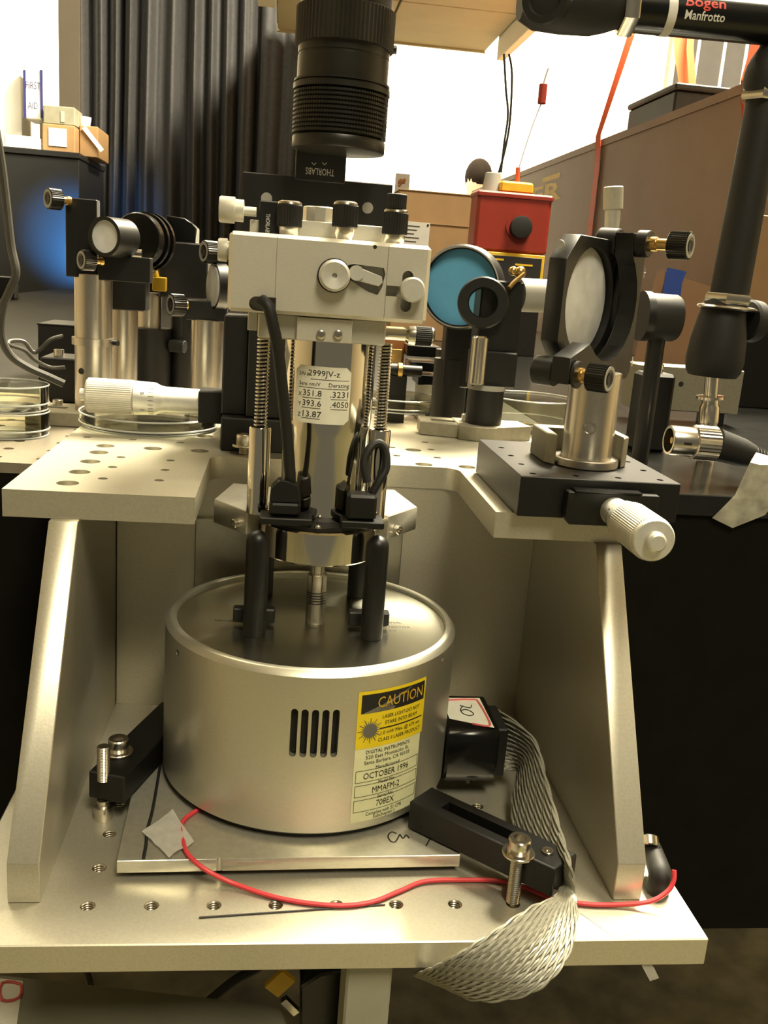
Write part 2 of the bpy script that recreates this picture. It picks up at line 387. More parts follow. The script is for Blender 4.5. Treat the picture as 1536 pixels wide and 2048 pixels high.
# ================================================================== MICROSCOPE BASE
CX, CY, CR = 90.0, 104.0, 72.0
def cylp(th, z, r=CR): th = math.radians(th); return V((CX+r*math.sin(th), CY-r*math.cos(th), z))
mb = thing('microscope_pedestal', 'round silver microscope base with yellow caution label and five vent slots', 'microscope base', (CX, CY, 9.0))
b = B().ring((CX, CY, 12), (CX, CY, 100), [(0, 64), (0, 71), (1, 72), (76.2, 72), (78.5, 70.2), (78.9, 69.2), (78.9, 67.2), (78.3, 66.7), (66, 66.7), (66, 68.6), (2, 68.6), (2, 64)], 128, True)
c = B()
for k in range(5):
    th = math.radians(-7.2+3.62*k); o = V((CX, CY, 0)); n = V((math.sin(th), -math.cos(th), 0)); u = V((math.cos(th), math.sin(th), 0))
    prof = [(1.55*math.cos(a), 9.9+1.55*math.sin(a)) for a in [math.pi*i/8 for i in range(9)]] + [(1.55*math.cos(a), -9.9+1.55*math.sin(a)) for a in [math.pi+math.pi*i/8 for i in range(9)]]
    c.prism(prof, 60, 80, V((CX, CY, 62)), u, Z, n)
for th, z in ((-60.7, 82.7), (56.8, 85.0)):
    c.cyl(cylp(th, z, 69), cylp(th, z, 76), 1.5, seg=12)
b.cut(c)
part('housing', b, M_house, mb)
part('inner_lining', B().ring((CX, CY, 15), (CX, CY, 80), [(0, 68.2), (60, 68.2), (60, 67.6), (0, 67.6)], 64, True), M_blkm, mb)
part('foot_ring', B().cyl((CX, CY, 9.1), (CX, CY, 12.2), 68.5, seg=72), M_blkm, mb)
part('top_plate', B().cyl((CX, CY, 84.6), (CX, CY, 88.5), 66.6, seg=96), M_top, mb)
for i, (x, y) in enumerate(((61.6, 80.0), (117.4, 80.0), (64.5, 140.0), (115.2, 140.0))):
    top = 139.5 if i < 2 else 130
    b = B(); r = 5.4
    prof = [(0, 0), (0, r), (top-88.6-r, r)] + [(top-88.6-r+r*math.sin(math.radians(a)), r*math.cos(math.radians(a))) for a in (20, 40, 60, 80)] + [(top-88.6, 0)]
    b.ring((x, y, 88.6), (x, y, 200), prof, 28)
    pp = part('support_post', b, M_blk, mb)
    if i < 2:
        k = B().box((x-10.5, y+9, 90.4), (x+9.5, y+15, 97.5), 0.6)
        part('spring_clip', k, M_blk, mb)
sp_ = part('spindle', B().ring((91, 98, 88.6), (91, 98, 200), [(0, 0), (0, 4.6), (1.2, 4.8), (25, 4.8), (25.6, 4.2), (25.6, 3.5), (38, 3.5), (38, 0)], 28), M_steel, mb)
for k in range(5): part('spindle_groove', B().ring((91, 98, 99.2+1.35*k), (91, 98, 200), [(0, 4.7), (0, 4.86), (0.55, 4.86), (0.55, 4.7)], 28), M_ink, sp_)
q = B()
def ftop(cx, cy): return lambda x, y: V((cx+x, cy+y*1.25, 88.62))
q.text('BASE', 2.0, ftop(90, 89.6)); q.text('UP', 1.9, ftop(51.5, 104)); q.text('GROUND', 2.0, ftop(47.5, 96), width=11)
q.text('SIGNAL', 2.0, ftop(130, 100.5), width=10); q.text('DETECTOR', 2.0, ftop(131, 94.5), width=15); q.text('8/10', 1.9, ftop(129, 89.5))
part('engraved_lettering', q, M_ink, mb)
def flab(r): return lambda th, z: cylp(th, z, r)
wl = part('warning_label', B().quad(flab(72.12), 14.9, 53.2, 45.2, 81.0, 14, 4), M_yel, mb, 'yellow and black caution sticker')
part('black_band', B().quad(flab(72.18), 16.2, 70.3, 44.4, 79.4, 14, 2), M_ink, wl)
part('worn_film', B().sheet([[cylp(t0, z, 72.24) for t0, z in ((17+i*1.7, 70.5+i*0.72) for i in range(13))], [cylp(t0, z, 72.24) for t0, z in ((17.2+i*1.0, 70.4+i*0.0) for i in range(13))]]), M_grey_ink, wl, 'scuffed transparent film across the black band')
D = 72*math.pi/180
def ftx(th, z, r=72.28): return lambda x, y: cylp(th + x/D, z + y, r)
q = B().text('CAUTION', 7.4, ftx(33, 74.6), width=26); part('lettering', q, M_yellow, wl, 'yellow heading CAUTION')
q = B()
for s_, z, w in (('LASER LIGHT-DO NOT', 67.5, 22), ('STARE INTO BEAM', 64.4, 19), ('1.0 mW Max. @ 670 nm', 59.6, 23), ('CLASS II LASER PRODUCT', 56.4, 25)):
    q.text(s_, 2.5, ftx(33.6, z), width=w)
q.quad(flab(72.28), 24, 61.7, 44, 62.3, 8, 1)
part('lettering', q, M_ink, wl)
q = B(); sc0, sz0 = 20.2, 61.8
for i in range(24):
    a = 2*math.pi*i/24; r1 = 6.2 if i % 2 == 0 else 4.6
    f = ftx(sc0, sz0, 72.3)
    w = 0.35
    vs = [q.bm.verts.new(f(*p)) for p in ((1.2*math.cos(a)-w*math.sin(a), 1.2*math.sin(a)+w*math.cos(a)), (1.2*math.cos(a)+w*math.sin(a), 1.2*math.sin(a)-w*math.cos(a)), (r1*math.cos(a)+0.12*math.sin(a), r1*math.sin(a)-0.12*math.cos(a)), (r1*math.cos(a)-0.12*math.sin(a), r1*math.sin(a)+0.12*math.cos(a)))]
    q.bm.faces.new(vs)
f = ftx(sc0, sz0, 72.31); q.bm.faces.new([q.bm.verts.new(f(3.4*math.cos(a), 3.4*math.sin(a))) for a in [2*math.pi*i/20 for i in range(20)]])
part('laser_burst', q, M_etch, wl, 'dark laser burst symbol')
sl = part('specification_label', B().quad(flab(72.12), 14.9, 16.5, 44.3, 53.15, 14, 4), M_cream, mb, 'pale label printed with maker, date, model and serial number')
q = B()
for s_, z, w in (('DIGITAL INSTRUMENTS', 51.2, 24), ('520 East Montecito St.', 48.6, 24), ('Santa Barbara, CA 93103', 46.0, 25), ('Manufactured', 42.9, 13), ('Model No.', 35.2, 9), ('Serial No.', 27.9, 9), ('Complies with 21 CFR', 19.9, 20), ('Subchapter J', 17.9, 12)):
    q.text(s_, 2.5, ftx(28.8, z), width=w)
for s_, z, w in (('OCTOBER 1996', 39.2, 25), ('MMAFM-2', 31.6, 15), ('708EX', 24.4, 10)):
    q.text(s_, 4.4, ftx(28.8, z), width=w)
for z0, z1 in ((36.4, 42.2), (29.2, 34.8), (21.6, 27.4)):
    for z in (z0, z1): q.quad(flab(72.25), 15.8, z, 43.8, z+0.22, 10, 1)
    for th in (15.8, 43.6): q.quad(flab(72.25), th, z0, th+0.2, z1, 1, 2)
part('lettering', q, M_ink, sl)
# ================================================================== SCANNER SUPPORT (polished yoke behind)
yk = thing('polished_yoke', 'bright machined aluminium yoke with octagonal wings behind the chrome scanner', 'bracket', (90, 150, 0))
wing = [(38.5, 122), (55.6, 101), (62, 108), (70, 140), (62, 158), (46, 160)]
part('wing', B().prism(wing, 131, 143, bev=0.4), M_aluf, yk); part('wing', B().prism([(180.5-x, y+3) for x, y in reversed(wing)], 131, 143, bev=0.4), M_aluf, yk)
part('cross_bar', B().box((60.5, 141, 131), (121, 160, 142), 0.5), M_aluf, yk)
part('upright_plate', B().box((25.2, 178.5, 0.2), (143.5, 183.6, 117), 0.4), M_plate, yk, 'satin plate standing behind the round base')
part('neck', B().box((70, 160.2, 110), (112, 178.4, 140), 0.5), M_aluf, yk)
for x in (49, 131): 
    p0 = V((x, 112 if x < 90 else 115, 137)); 
    p0 = V((50.2, 107.0, 135)) if x < 90 else V((130.0, 108.5, 135)); n = V((-0.78, -0.62, 0)) if x < 90 else V((0.6, -0.8, 0))
    part('socket_screw', B().ring(p0-n*0.5, p0+n*3, [(0, 0), (0, 2.3), (2.2, 2.3), (2.5, 2.0), (2.5, 1.2), (1.0, 1.2), (1.0, 0)], 16), M_steel, yk)
# ================================================================== SCANNER
sn = thing('microscope_scanner', 'chrome scanner tube with serial number sticker standing on a polished ring', 'scanner', (90.7, 104, 124))
part('polished_ring', B().ring((90.7, 104, 124.2), (90.7, 104, 200), [(0, 0), (0, 27.7), (0.8, 28.5), (15.4, 28.5), (16.2, 27.7), (16.2, 0)], 96), M_chrome, sn)
fl = []
for i in range(96):
    a = 2*math.pi*i/96; r = 25.9 + 2.1*max(0, math.cos(8*a+0.6))
    fl.append((r*math.cos(a), r*math.sin(a)))
fg = part('scalloped_flange', B().prism(fl, 140.5, 142.4, (90.7, 104, 0)), M_blk, sn)
for i in range(8):
    a = math.radians(-85+45*i)-0.075+0.6/8*0; a = (2*math.pi*i-0.6)/8
    p = V((90.7+25.6*math.cos(a), 104+25.6*math.sin(a), 142.5)); part('flange_screw', B().ring(p, p+Z, [(0, 0), (0, 1.8), (0.7, 1.5), (1.1, 0.8), (1.1, 0)], 12), M_steel, fg)
TX, TYc, TR = 91.3, 107.5, 21.6
tb = part('tube', B().ring((TX, TYc, 142.5), (TX, TYc, 300), [(0, 0), (0, 20), (4, 20.0), (40, 20.6), (48, 21.6), (84.4, 21.6), (84.4, 0)], 72), M_chrome, sn)
def ct(th, z, r=TR+0.12): th = math.radians(th); return V((TX+r*math.sin(th), TYc-r*math.cos(th), z))
rows = []
TH0, TH1, LZ0, LZ1, cr = -46.0, 25.0, 189.5, 215.6, 2.4
for j in range(13):
    z = LZ0+(LZ1-LZ0)*j/12; d = min(z-LZ0, LZ1-z); ins_ = (cr-math.sqrt(max(0, cr*cr-(cr-d)**2)))/TR*57.3 if d < cr else 0
    rows.append([ct(TH0+ins_+(TH1-TH0-2*ins_)*i/16, z) for i in range(17)])
lb = part('serial_label', B().sheet(rows), M_label, sn, 'cream sticker with handwritten calibration figures')
Dt = TR*math.pi/180
def ftt(th, z): return lambda x, y: ct(th+x/Dt, z+y, TR+0.2)
q = B()
for s_, th, z, sz, w in (('S/N #', -34, 211.8, 2.4, 5.2), ('2999JV-z', -9, 212.4, 3.8, 14.5), ('Sens nm/V', -26.5, 207.4, 2.5, 10.5), ('Derating', 10, 207.4, 2.5, 9.5), ('X', -38.5, 202.5, 2.6, None), ('351.8', -22.5, 203.2, 3.9, 9), ('.3231', 12, 203.2, 3.9, 8.4), ('Y', -38.5, 198.0, 2.6, None), ('393.6', -22.5, 198.6, 3.9, 9), ('.4050', 12, 198.6, 3.9, 8.4), ('Z', -38.5, 193.0, 2.6, None), ('13.87', -22.5, 193.6, 3.9, 9)):
    q.text(s_, sz, ftt(th, z), width=w)
for th0, th1, z in ((-25, 22, 209.6), (-41, 22, 205.6), (-35, -11, 201.0), (1, 22, 201.0), (-35, -11, 196.4), (1, 22, 196.4), (-35, -11, 191.6)):
    q.quad(lambda a, zz: ct(a, zz, TR+0.2), th0, z, th1, z+0.25, 8, 1)
part('lettering', q, M_ink, lb)
# left plug and its cable run (cable belongs to the head plug)
lp = B().box((66, 79.5, 146.5), (80.5, 90, 153.5), 1.6); lp.prism([(66, 0), (80.5, 0), (78.5, 8), (74, 10), (70, 10), (66.5, 6)], 80, 89.5, (0, 0, 153.3), X, Z, Y, 0.3)
part('left_plug', lp, M_blk, sn); part('plug_flange', B().box((62, 77.5, 143), (86, 92, 146.3), 0.5), M_blk, sn)
rp = B().box((102, 79, 146.5), (115.5, 90, 158.5), 1.2); rpp = part('right_plug', rp, M_blk, sn); part('plug_flange', B().box((99.5, 77.5, 143), (119.5, 92, 146.3), 0.5), M_blk, sn)
lc = [at(735, 965, 86), at(728, 925, 88), at(740, 896, 90), at(757, 886, 92), at(770, 900, 92), at(772, 935, 90), at(758, 962, 88), at(745, 985, 87)]
part('looped_cable', B().tube(lc, 2.0, 10, 8), M_blkm, sn)
cb = [at(523, 600, 73), at(537, 615, 70), at(546, 650, 69.5), at(556, 700, 71), at(566, 790, 75), at(575, 880, 79), at(580, 945, 83), at(580, 968, 85)]
part('signal_cable', B().tube(cb, 2.6, 12, 10), M_blkm, sn)
# ================================================================== MICROSCOPE HEAD
hd = thing('optical_detector', 'silver rectangular optical head with adjustment knobs on sprung columns', 'microscope head', (90, 105, 143))
FY = 75.0
b = B().box((44.3, FY, 238), (130.8, FY+52, 271.2), 1.6)
c = B()
# slot for the cable, pocket beside the main knob, cross slot at the right end
def fr(px, py): p = at(px, py, FY); return p
p1, p2 = fr(508, 600), fr(552, 603)
c.box((p1.x+1, FY-2, p1.z-4.6), (p2.x, FY+14, p1.z+1.6)); c.cyl((p1.x+1, FY-2, p1.z-1.5), (p1.x+1, FY+14, p1.z-1.5), 3.1, seg=16)
pk = [(697, 530), (708, 528), (768, 536), (771, 548), (764, 575), (755, 590), (735, 583), (700, 560), (690, 545)]
c.prism([(fr(*p).x, fr(*p).z) for p in pk], -2, 6, (0, FY, 0), X, Z, Y)
p3 = fr(812, 580); c.box((fr(773, 573).x, FY-2, fr(790, 593).z), (p3.x, FY+8, fr(790, 572).z))
p4, p5 = fr(816, 553), fr(812, 613)
c.box((p4.x-2.4, FY-2, p5.z), (p4.x+2.4, FY+8, p4.z)); c.cyl((p4.x, FY-2, p5.z), (p4.x, FY+8, p5.z), 2.4, seg=14); c.cyl((p4.x, FY-2, p4.z), (p4.x, FY+8, p4.z), 2.4, seg=14)
ph = fr(750, 494); c.cyl((ph.x, FY-2, ph.z), (ph.x, FY+4, ph.z), 0.9, seg=10)
for pxs in (551, 773): q_ = fr(pxs, 560); c.box((q_.x-0.16, FY-1, 230), (q_.x+0.16, FY+0.5, 280))
b.cut(c)
part('head_block', b, M_head, hd)
p = fr(668, 551); kn = B().ring((p.x, FY-0.2, p.z), (p.x, FY-20, p.z), [(0, 0), (0, 6.7), (4.6, 6.7), (5.4, 6.0), (5.8, 5.6), (5.2, 2.2), (5.0, 1.1), (3.8, 1.0), (3.8, 0)], 36)
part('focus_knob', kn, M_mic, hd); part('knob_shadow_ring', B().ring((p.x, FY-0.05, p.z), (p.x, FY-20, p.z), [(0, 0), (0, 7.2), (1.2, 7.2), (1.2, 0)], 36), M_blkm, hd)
pa, pb2 = fr(712, 546), fr(760, 562); dd = (pb2-pa)
lv = B().prism([(0, -2.6), (dd.length, -2.0), (dd.length+1.2, 0.4), (dd.length, 2.4), (0, 3.0), (-2, 1.5), (-2, -1.5)], -2.5, 3.6, (pa.x, FY, pa.z), dd.normalized(), dd.normalized().cross(Y)*-1, Y, 0.3)
part('lever', lv, M_mic, hd); part('lever_pivot', B().cyl((pa.x, FY-3.6, pa.z), (pa.x, FY+4, pa.z), 3.2, seg=20), M_mic, hd)
p = fr(822, 579); part('end_knob', B().ring((p.x, FY+2, p.z), (p.x, FY-30, p.z), [(0, 0), (0, 3), (3.2, 3), (3.2, 5.3), (8.4, 5.3), (9, 4.6), (9, 0)], 30), M_mic, hd)
# collar under the block
b = B().box((57.5, 82, 227), (114.2, 132, 237.9), 0.6); part('collar', b, M_head, hd)
pc = B().box((74.6, 78.5, 227.2), (98.8, 81.9, 237.4), 0.3); part('collar_plate', pc, M_head, hd)
for px in (642, 676):
    p = at(px, 669, 78.4); part('socket_screw', B().ring((p.x, 78.4, p.z), (p.x, 60, p.z), [(0, 0), (0, 2.1), (1.0, 2.0), (1.4, 1.3), (1.4, 0.9), (0.6, 0.8), (0.6, 0)], 16), M_steel, hd)
part('left_lug', B().box((53.0, 84, 229.8), (57.4, 102, 238), 0.3), M_head, hd)
# sprung columns
for x, z0, z1, zb in ((60.3, 184.5, 231, 158.5), (116.8, 186.5, 227, 156)):
    part('column', B().ring((x, 100, 143.1), (x, 100, 300), [(0, 0), (0, 5.2), (z0-143.1-0.6, 5.2), (z0-143.1, 4.8), (z0-143.1, 0)], 32), M_chrome, hd)
    part('column_rod', B().cyl((x, 100, z0), (x, 100, z1), 1.9, seg=14), M_blk, hd)
    n = 27; hp = [V((x+2.75*math.cos(2*math.pi*i/10), 100+2.75*math.sin(2*math.pi*i/10), z0+(z1-z0)*i/(10*n))) for i in range(10*n+1)]
    part('coil_spring', B().tube(hp, 0.52, 6, 0), M_steel, hd)
# knobs on top
def topknob(px, py, y, r=5.6, h=9.5, cone=True, cap=False):
    p = at(px, py, y); z0 = p.z-h; ka = part('adjuster_knob', B().knurl((p.x, y, z0), (p.x, y, p.z), r, 30, 0.3), M_blkm, hd)
    part('knob_cap', B().ring((p.x, y, p.z), (p.x, y, p.z+9), [(0, 0), (0, r*0.95), (0.9, r*0.9), (1.5, r*0.7), (1.5, r*0.45), (0.4, r*0.4), (0.4, 0)], 24), M_steel, ka)
    part('knob_stem', B().ring((p.x, y, z0), (p.x, y, z0-30), [(0, 0), (0, r*0.85), (2.5, r*0.8), (5.6, r*0.5), (6.6, r*0.5), (z0-271.3, r*0.5), (z0-271.3, 0)], 20), M_steel, ka)
    if cap: part('upper_knob', B().knurl((p.x, y, p.z+1.3), (p.x, y, p.z+7.6), r*0.78, 26, 0.25), M_blkm, ka)
topknob(580, 409, 88); topknob(692, 410, 84); topknob(792, 425, 84, cap=True)
b = B().prism([(63.5, 271.3), (61, 278.5), (112, 278.5), (112, 271.3)], 94, 122, V(), X, Z, Y, 0.3); part('top_cover', b, M_head, hd)
p = at(640, 424, 98); part('hex_boss', B().ring((p.x, 102, 278.6), (p.x, 102, 300), [(0, 0), (0, 7.4), (6.0, 7.4), (6.4, 7.0), (6.4, 4), (4, 4), (4, 0)], 10), M_aluf, hd)
p = at(600, 443, 96); part('grub_post', B().cyl((p.x-4, 97, 278.6), (p.x-4, 97, 281), 1.3, seg=10), M_steel, hd)
# left side knobs
p = at(462, 420, 92); part('side_knob', B().ring((p.x-5, 92, p.z), (p.x+40, 92, p.z), [(0, 0), (0, 5.2), (0.6, 5.6), (6.6, 5.6), (6.9, 4.9), (7.0, 4.7), (10.5, 4.7), (10.8, 2.0), (16, 2.0), (16, 0)], 36), M_knob, hd)
sb = part('side_block', B().box((p.x+12.2, 90, 271.3), (p.x+22, 102, p.z+5.0), 0.5), M_blk, hd, 'black clamp block with white lettering')
q = B().text('THORLABS', 2.6, lambda x, y: V((p.x+16.0-y*-1, 89.9, 275.5-x*1.0)), width=8.5); part('lettering', q, M_ltext, sb)
part('side_bracket', B().box((p.x+8.3, 93, 271.3), (p.x+12.6, 99, 277), 0.4), M_head, hd)
p = at(450, 500, 95); part('side_knob', B().ring((p.x-3, 95, p.z), (p.x+40, 95, p.z), [(0, 0), (0, 4.6), (0.6, 5.0), (4, 5.0), (4, 4.0), (44.2-p.x+3, 4.0), (44.2-p.x+3, 0)], 30), M_knob, hd)
p = at(843, 672, 112); part('photodetector_knob', B().knurl((p.x-3.2, 112, p.z), (p.x+4.6, 112, p.z), 4.6, 28, 0.3), M_blkm, hd)
part('knob_cap', B().ring((p.x+4.6, 112, p.z), (p.x+20, 112, p.z), [(0, 0), (0, 4.5), (0.8, 4.3), (1.6, 3.0), (1.6, 0)], 24), M_steel, hd)
part('knob_stem', B().ring((p.x-3.2, 112, p.z), (114.2, 112, p.z), [(0, 0), (0, 4.6), (3.2, 4.2), (4.6, 2.8), (p.x-3.2-114.2, 2.8), (p.x-3.2-114.2, 0)], 20), M_steel, hd)
# ================================================================== CLAMPS ON THE BASE PLATE
def frame_of(a, b): u = (V(b)-V(a)); u.z = 0; u.normalize(); return u, V((-u.y, u.x, 0))
cr_ = thing('clamp_bar', 'black slotted clamp bar at front right, held down by a tall socket screw', 'clamp', (165, 22, 0))
u, v = frame_of((142.5, 48.5, 0), (195, -1.5, 0)); o = V((142.5, 48.5, 0)); L = 75.0
b = B().prism([(0, -9), (L, -8.5), (L+2, 8.5), (0, 9)], 9.6, 23.6, o, u, v, Z, 0.7)
c = B().prism([(14, -3.4)] + [(14+0, 3.4), (50, 3.4), (50, -3.4)], 0, 40, o, u, v, Z); b.cut(c)
part('bar', b, M_blk, cr_)
def socket_bolt(p, zt, zb, parent, rh=4.9, rs=3.0, hh=6.4, washer=True, name='clamp_screw'):
    s_ = part(name, B().ring((p.x, p.y, zt), (p.x, p.y, zt+50), [(0, 0), (0, rh-0.2), (0.4, rh), (hh-0.6, rh), (hh, rh-0.5), (hh, rh*0.56), (hh-3.2, rh*0.52), (hh-3.2, 0)], 28), M_steel, parent)
    if washer: part('washer', B().ring((p.x, p.y, zt-1.4), (p.x, p.y, zt+9), [(0, 0), (0, rh+1.9), (0.3, rh+2.2), (1.1, rh+2.2), (1.4, rh+1.9), (1.4, 0)], 28), M_steel, s_)
    n = int((zt-zb)/1.0); pr = [(0, 0)]
    for i in range(n): pr += [(i*1.0, rs-0.35), (i*1.0+0.5, rs)]
    pr += [(n*1.0, rs-0.3), (n*1.0, 0)]
    part('screw_thread', B().ring((p.x, p.y, zb), (p.x, p.y, zb+90), pr, 16), M_steel, s_)
    return s_
socket_bolt(V((177.8, 1.2, 0)), 25.0, 0.1, cr_)
part('set_screw', B().ring(o+u*67+V((0, 0, 23.4)), o+u*67+V((0, 0, 40)), [(0, 0), (0, 2.7), (1.2, 2.7), (1.5, 2.4), (1.5, 1.4), (0.4, 1.2), (0.4, 0)], 20), M_steel, cr_)
cl_ = thing('clamp_bar', 'black clamp bar at rear left, with two upright screws beside the left gusset', 'clamp', (2, 90, 0))
u2, v2 = frame_of((-3, 62, 0), (22, 138, 0)); o2 = V((-3.5, 62, 0))
b = B().prism([(0, -9), (78, -9), (78, 9), (0, 9)], 10, 24, o2, u2, v2, Z, 0.7); part('bar', b, M_blk, cl_)
pL = on(237, 1500, 25.5); socket_bolt(V((pL.x, pL.y, 0)), 25.5, 24, cl_)
pj = on(207, 1545, 24); n = 22; pr = [(0, 0)]
for i in range(n): pr += [(i*0.8, 2.6), (i*0.8+0.4, 3.0)]
pr += [(n*0.8, 2.6), (n*0.8, 0)]
part('jack_screw', B().ring((pj.x, pj.y, 20), (pj.x, pj.y, 60), pr, 18), M_steel, cl_)
part('jack_foot', B().ring((pj.x, pj.y, 0.1), (pj.x, pj.y, 60), [(0, 0), (0, 4.2), (3.6, 4.2), (4.0, 4.6), (7, 4.6), (7.5, 3), (10, 3), (10, 0)], 22), M_steel, cl_)
# ================================================================== CONNECTOR, RIBBON CABLE
rc = thing('ribbon_cable', 'flat grey braided ribbon cable with black hooded connector curling over the base plate edge', 'cable', (180, 100, 0))
b = B().prism([(9.3, 0), (14, -3), (37, -3), (40, 2), (40, 37), (9.3, 37)], 160, 187, (0, 84, 0), Z, Y, X, 1.2)
hood = part('connector_hood', b, M_blkg, rc)
part('strain_relief', B().prism([(10, 4), (37, 4), (37, 32), (10, 32)], 187, 193, (0, 84, 0), Z, Y, X, 0.8), M_blkm, rc)
lab_pts = [(893, 1396), (959, 1396), (989, 1456), (890, 1437)]
def lf(z): return [on(x, y, z) for x, y in lab_pts]
P0 = lf(40.15)
cl2 = part('paper_label', B().sheet([[V((162.5, P.y, P.z)) if i == 0 else P for i, P in enumerate((P0[3], P0[2]))], [V((162.5, P.y, P.z)) if i == 0 else P for i, P in enumerate((P0[0], P0[1]))]]), M_label, hood, 'white sticker with red border and handwritten 70')
cen = (P0[1]+P0[2])/2; q = B()
edge = [on(x, y, 40.35) for x, y in ((893, 1400), (945, 1399), (957, 1405), (979, 1444), (974, 1452), (945, 1447))]
q.tube(edge, 0.55, 6, 3); part('red_border', q, M_pink, cl2)
q = B(); q.tube([on(x, y, 40.35) for x, y in ((926, 1412), (921, 1419), (926, 1427), (938, 1431), (947, 1429), (944, 1424), (932, 1419), (921, 1421))], 0.28, 5, 3)
q.tube([on(x, y, 40.35) for x, y in ((943, 1410), (940, 1416), (920, 1411))], 0.28, 5, 2); part('handwriting', q, M_ink, cl2)
# ribbon: pairs of edge points (inner edge, outer edge)
RB = [((193, 90, 12), (193, 114, 36)), (on(1034, 1545, 12), on(1066, 1475, 38)), (on(1024, 1610, 8), on(1094, 1560, 34)), (on(1034, 1680, 6), on(1122, 1660, 28)),
      (on(1085, 1730, 6), on(1141, 1730, 26)), (at(1118, 1785, -10), at(1150, 1790, -8)), (at(1060, 1815, -26), at(1153, 1850, -28)), (at(985, 1862, -38), at(1132, 1925, -44)),
      (at(918, 1905, -42), at(1068, 1985, -50)), (at(872, 1932, -37), at(965, 2002, -42)), (at(840, 1946, -27), at(885, 1972, -27)), (at(828, 1950, -10), at(846, 1958, -10))]
ea = spline([V(p[0]) for p in RB], 14); eb = spline([V(p[1]) for p in RB], 14)
q = B(); NP = 16; S = len(ea)
for k in range(NP):
    for h in (0, 1):
        pts = []
        for i in range(S):
            a, bb = ea[i], eb[i]; w = bb-a; wl_ = w.length/NP; wn = w.normalized()
            tg = (ea[min(i+1, S-1)]+eb[min(i+1, S-1)]-ea[max(i-1, 0)]-eb[max(i-1, 0)]).normalized(); nn = wn.cross(tg).normalized()
            ph = i*0.42 + h*math.pi + k*0.9; rr = min(0.62, wl_*0.5)
            pts.append(a+w*((k+0.5)/NP) + wn*(rr*math.cos(ph)) + nn*(rr*math.sin(ph)))
        q.tube(pts, 0.62, 5, 0)
part('twisted_pairs', q, M_braid, rc)
# ================================================================== WIRES, PIN AND TAPE ON THE STAND
rw = [(45, 62, 9.9), on(368, 1640, 10.1), on(366, 1676, 10.2), on(376, 1708, 10.4), at(412, 1740, 13), on(470, 1768, 2.5), on(560, 1797, 1.2), on(665, 1811, 1.2), on(740, 1805, 1.2), on(800, 1782, 1.2), on(850, 1763, 1.3), on(930, 1760, 1.3), on(1000, 1762, 1.3), on(1050, 1775, 1.3), on(1100, 1795, 1.3), on(1170, 1808, 1.3), on(1240, 1809, 1.6), on(1300, 1803, 4), on(1335, 1783, 8), on(1347, 1762, 12), on(1348, 1740, 16)]
solo('red_wire', B().tube(rw, 1.05, 8, 8), M_red, 'thin red insulated wire looping across the front of the base plate', 'wire')
solo('needle', B().tube([(45.4, -8.1, 0.45), (84, -4.4, 0.45), (122.2, -0.7, 0.45)], lambda t: 0.42-0.12*t, 6, 4), M_ink, 'thin dark straight needle lying on the front of the base plate', 'needle')
# dark cable with braid ring behind right gusset
bk = thing('black_plug', 'small black cable plug with a silver collar standing behind the right gusset foot', 'plug', (254, 30, 0))
p = on(1318, 1760, 6); p2 = at(1300, 1690, p.y+14)
part('body', B().tube([p-Z*4, p+Z*3, p2+V((2, 0, -4)), p2], lambda t: 5.5-1.2*t, 14, 6), M_blkm, bk)
part('collar', B().cyl(p2-V((0.5, 0, 1)), p2+(p2-p).normalized()*4, 4.8, seg=20, ch=0.5), M_steel, bk)
bw = [on(303, 1500+0, 9.8), on(310, 1560, 9.8), on(302, 1620, 9.8), on(294, 1660, 9.9), on(290, 1690, 9.8), on(287, 1712, 9.8)]
bw = [on(325, 1500, 9.8), on(314, 1570, 9.8), on(304, 1625, 9.8), on(294, 1662, 9.9), on(292, 1690, 9.8), on(287, 1716, 9.8)]
solo('black_wire', B().tube(bw, 0.8, 6, 6), M_ink, 'short black wire running along the left edge of the adapter plate', 'wire')
def tape(name, pts, zs, label, m=M_tape):
    rows = []
    a, b_, c_, d = [V(p) for p in pts]
    for j in range(7):
        r = []
        for i in range(7):
            s, t_ = i/6, j/6; P = (a*(1-s)+b_*s)*(1-t_)+(d*(1-s)+c_*s)*t_; r.append(P+Z*(zs+zs*1.2*random.random()))
        rows.append(r)
    return solo(name, B().sheet(rows, 0.08), m, label, 'tape')
tape('tape_strip', [on(284, 1668, 9.6), on(338, 1720, 9.6), on(388, 1690, 9.6), on(345, 1625, 9.6)], 1.0, 'crumpled frosted tape holding wires to the corner of the adapter plate')
tape('tape_strip', [on(1160, 1826, 0.1), on(1230, 1877, 0.1), on(1278, 1864, 0.1), on(1240, 1822, 0.1)], 0.05, 'flat square of dull tape stuck on the right end of the base plate', mat('dull_tape', (0.42, 0.40, 0.30), 0.5, 0.0, 0.05, 100))
p = at(1290, 1932, -19); tape('tape_strip', [at(1283, 1932, -22), at(1300, 1964, -22), at(1318, 1957, -22), at(1303, 1928, -22)], 0.2, 'scrap of pale tape hanging below the right end of the base plate')
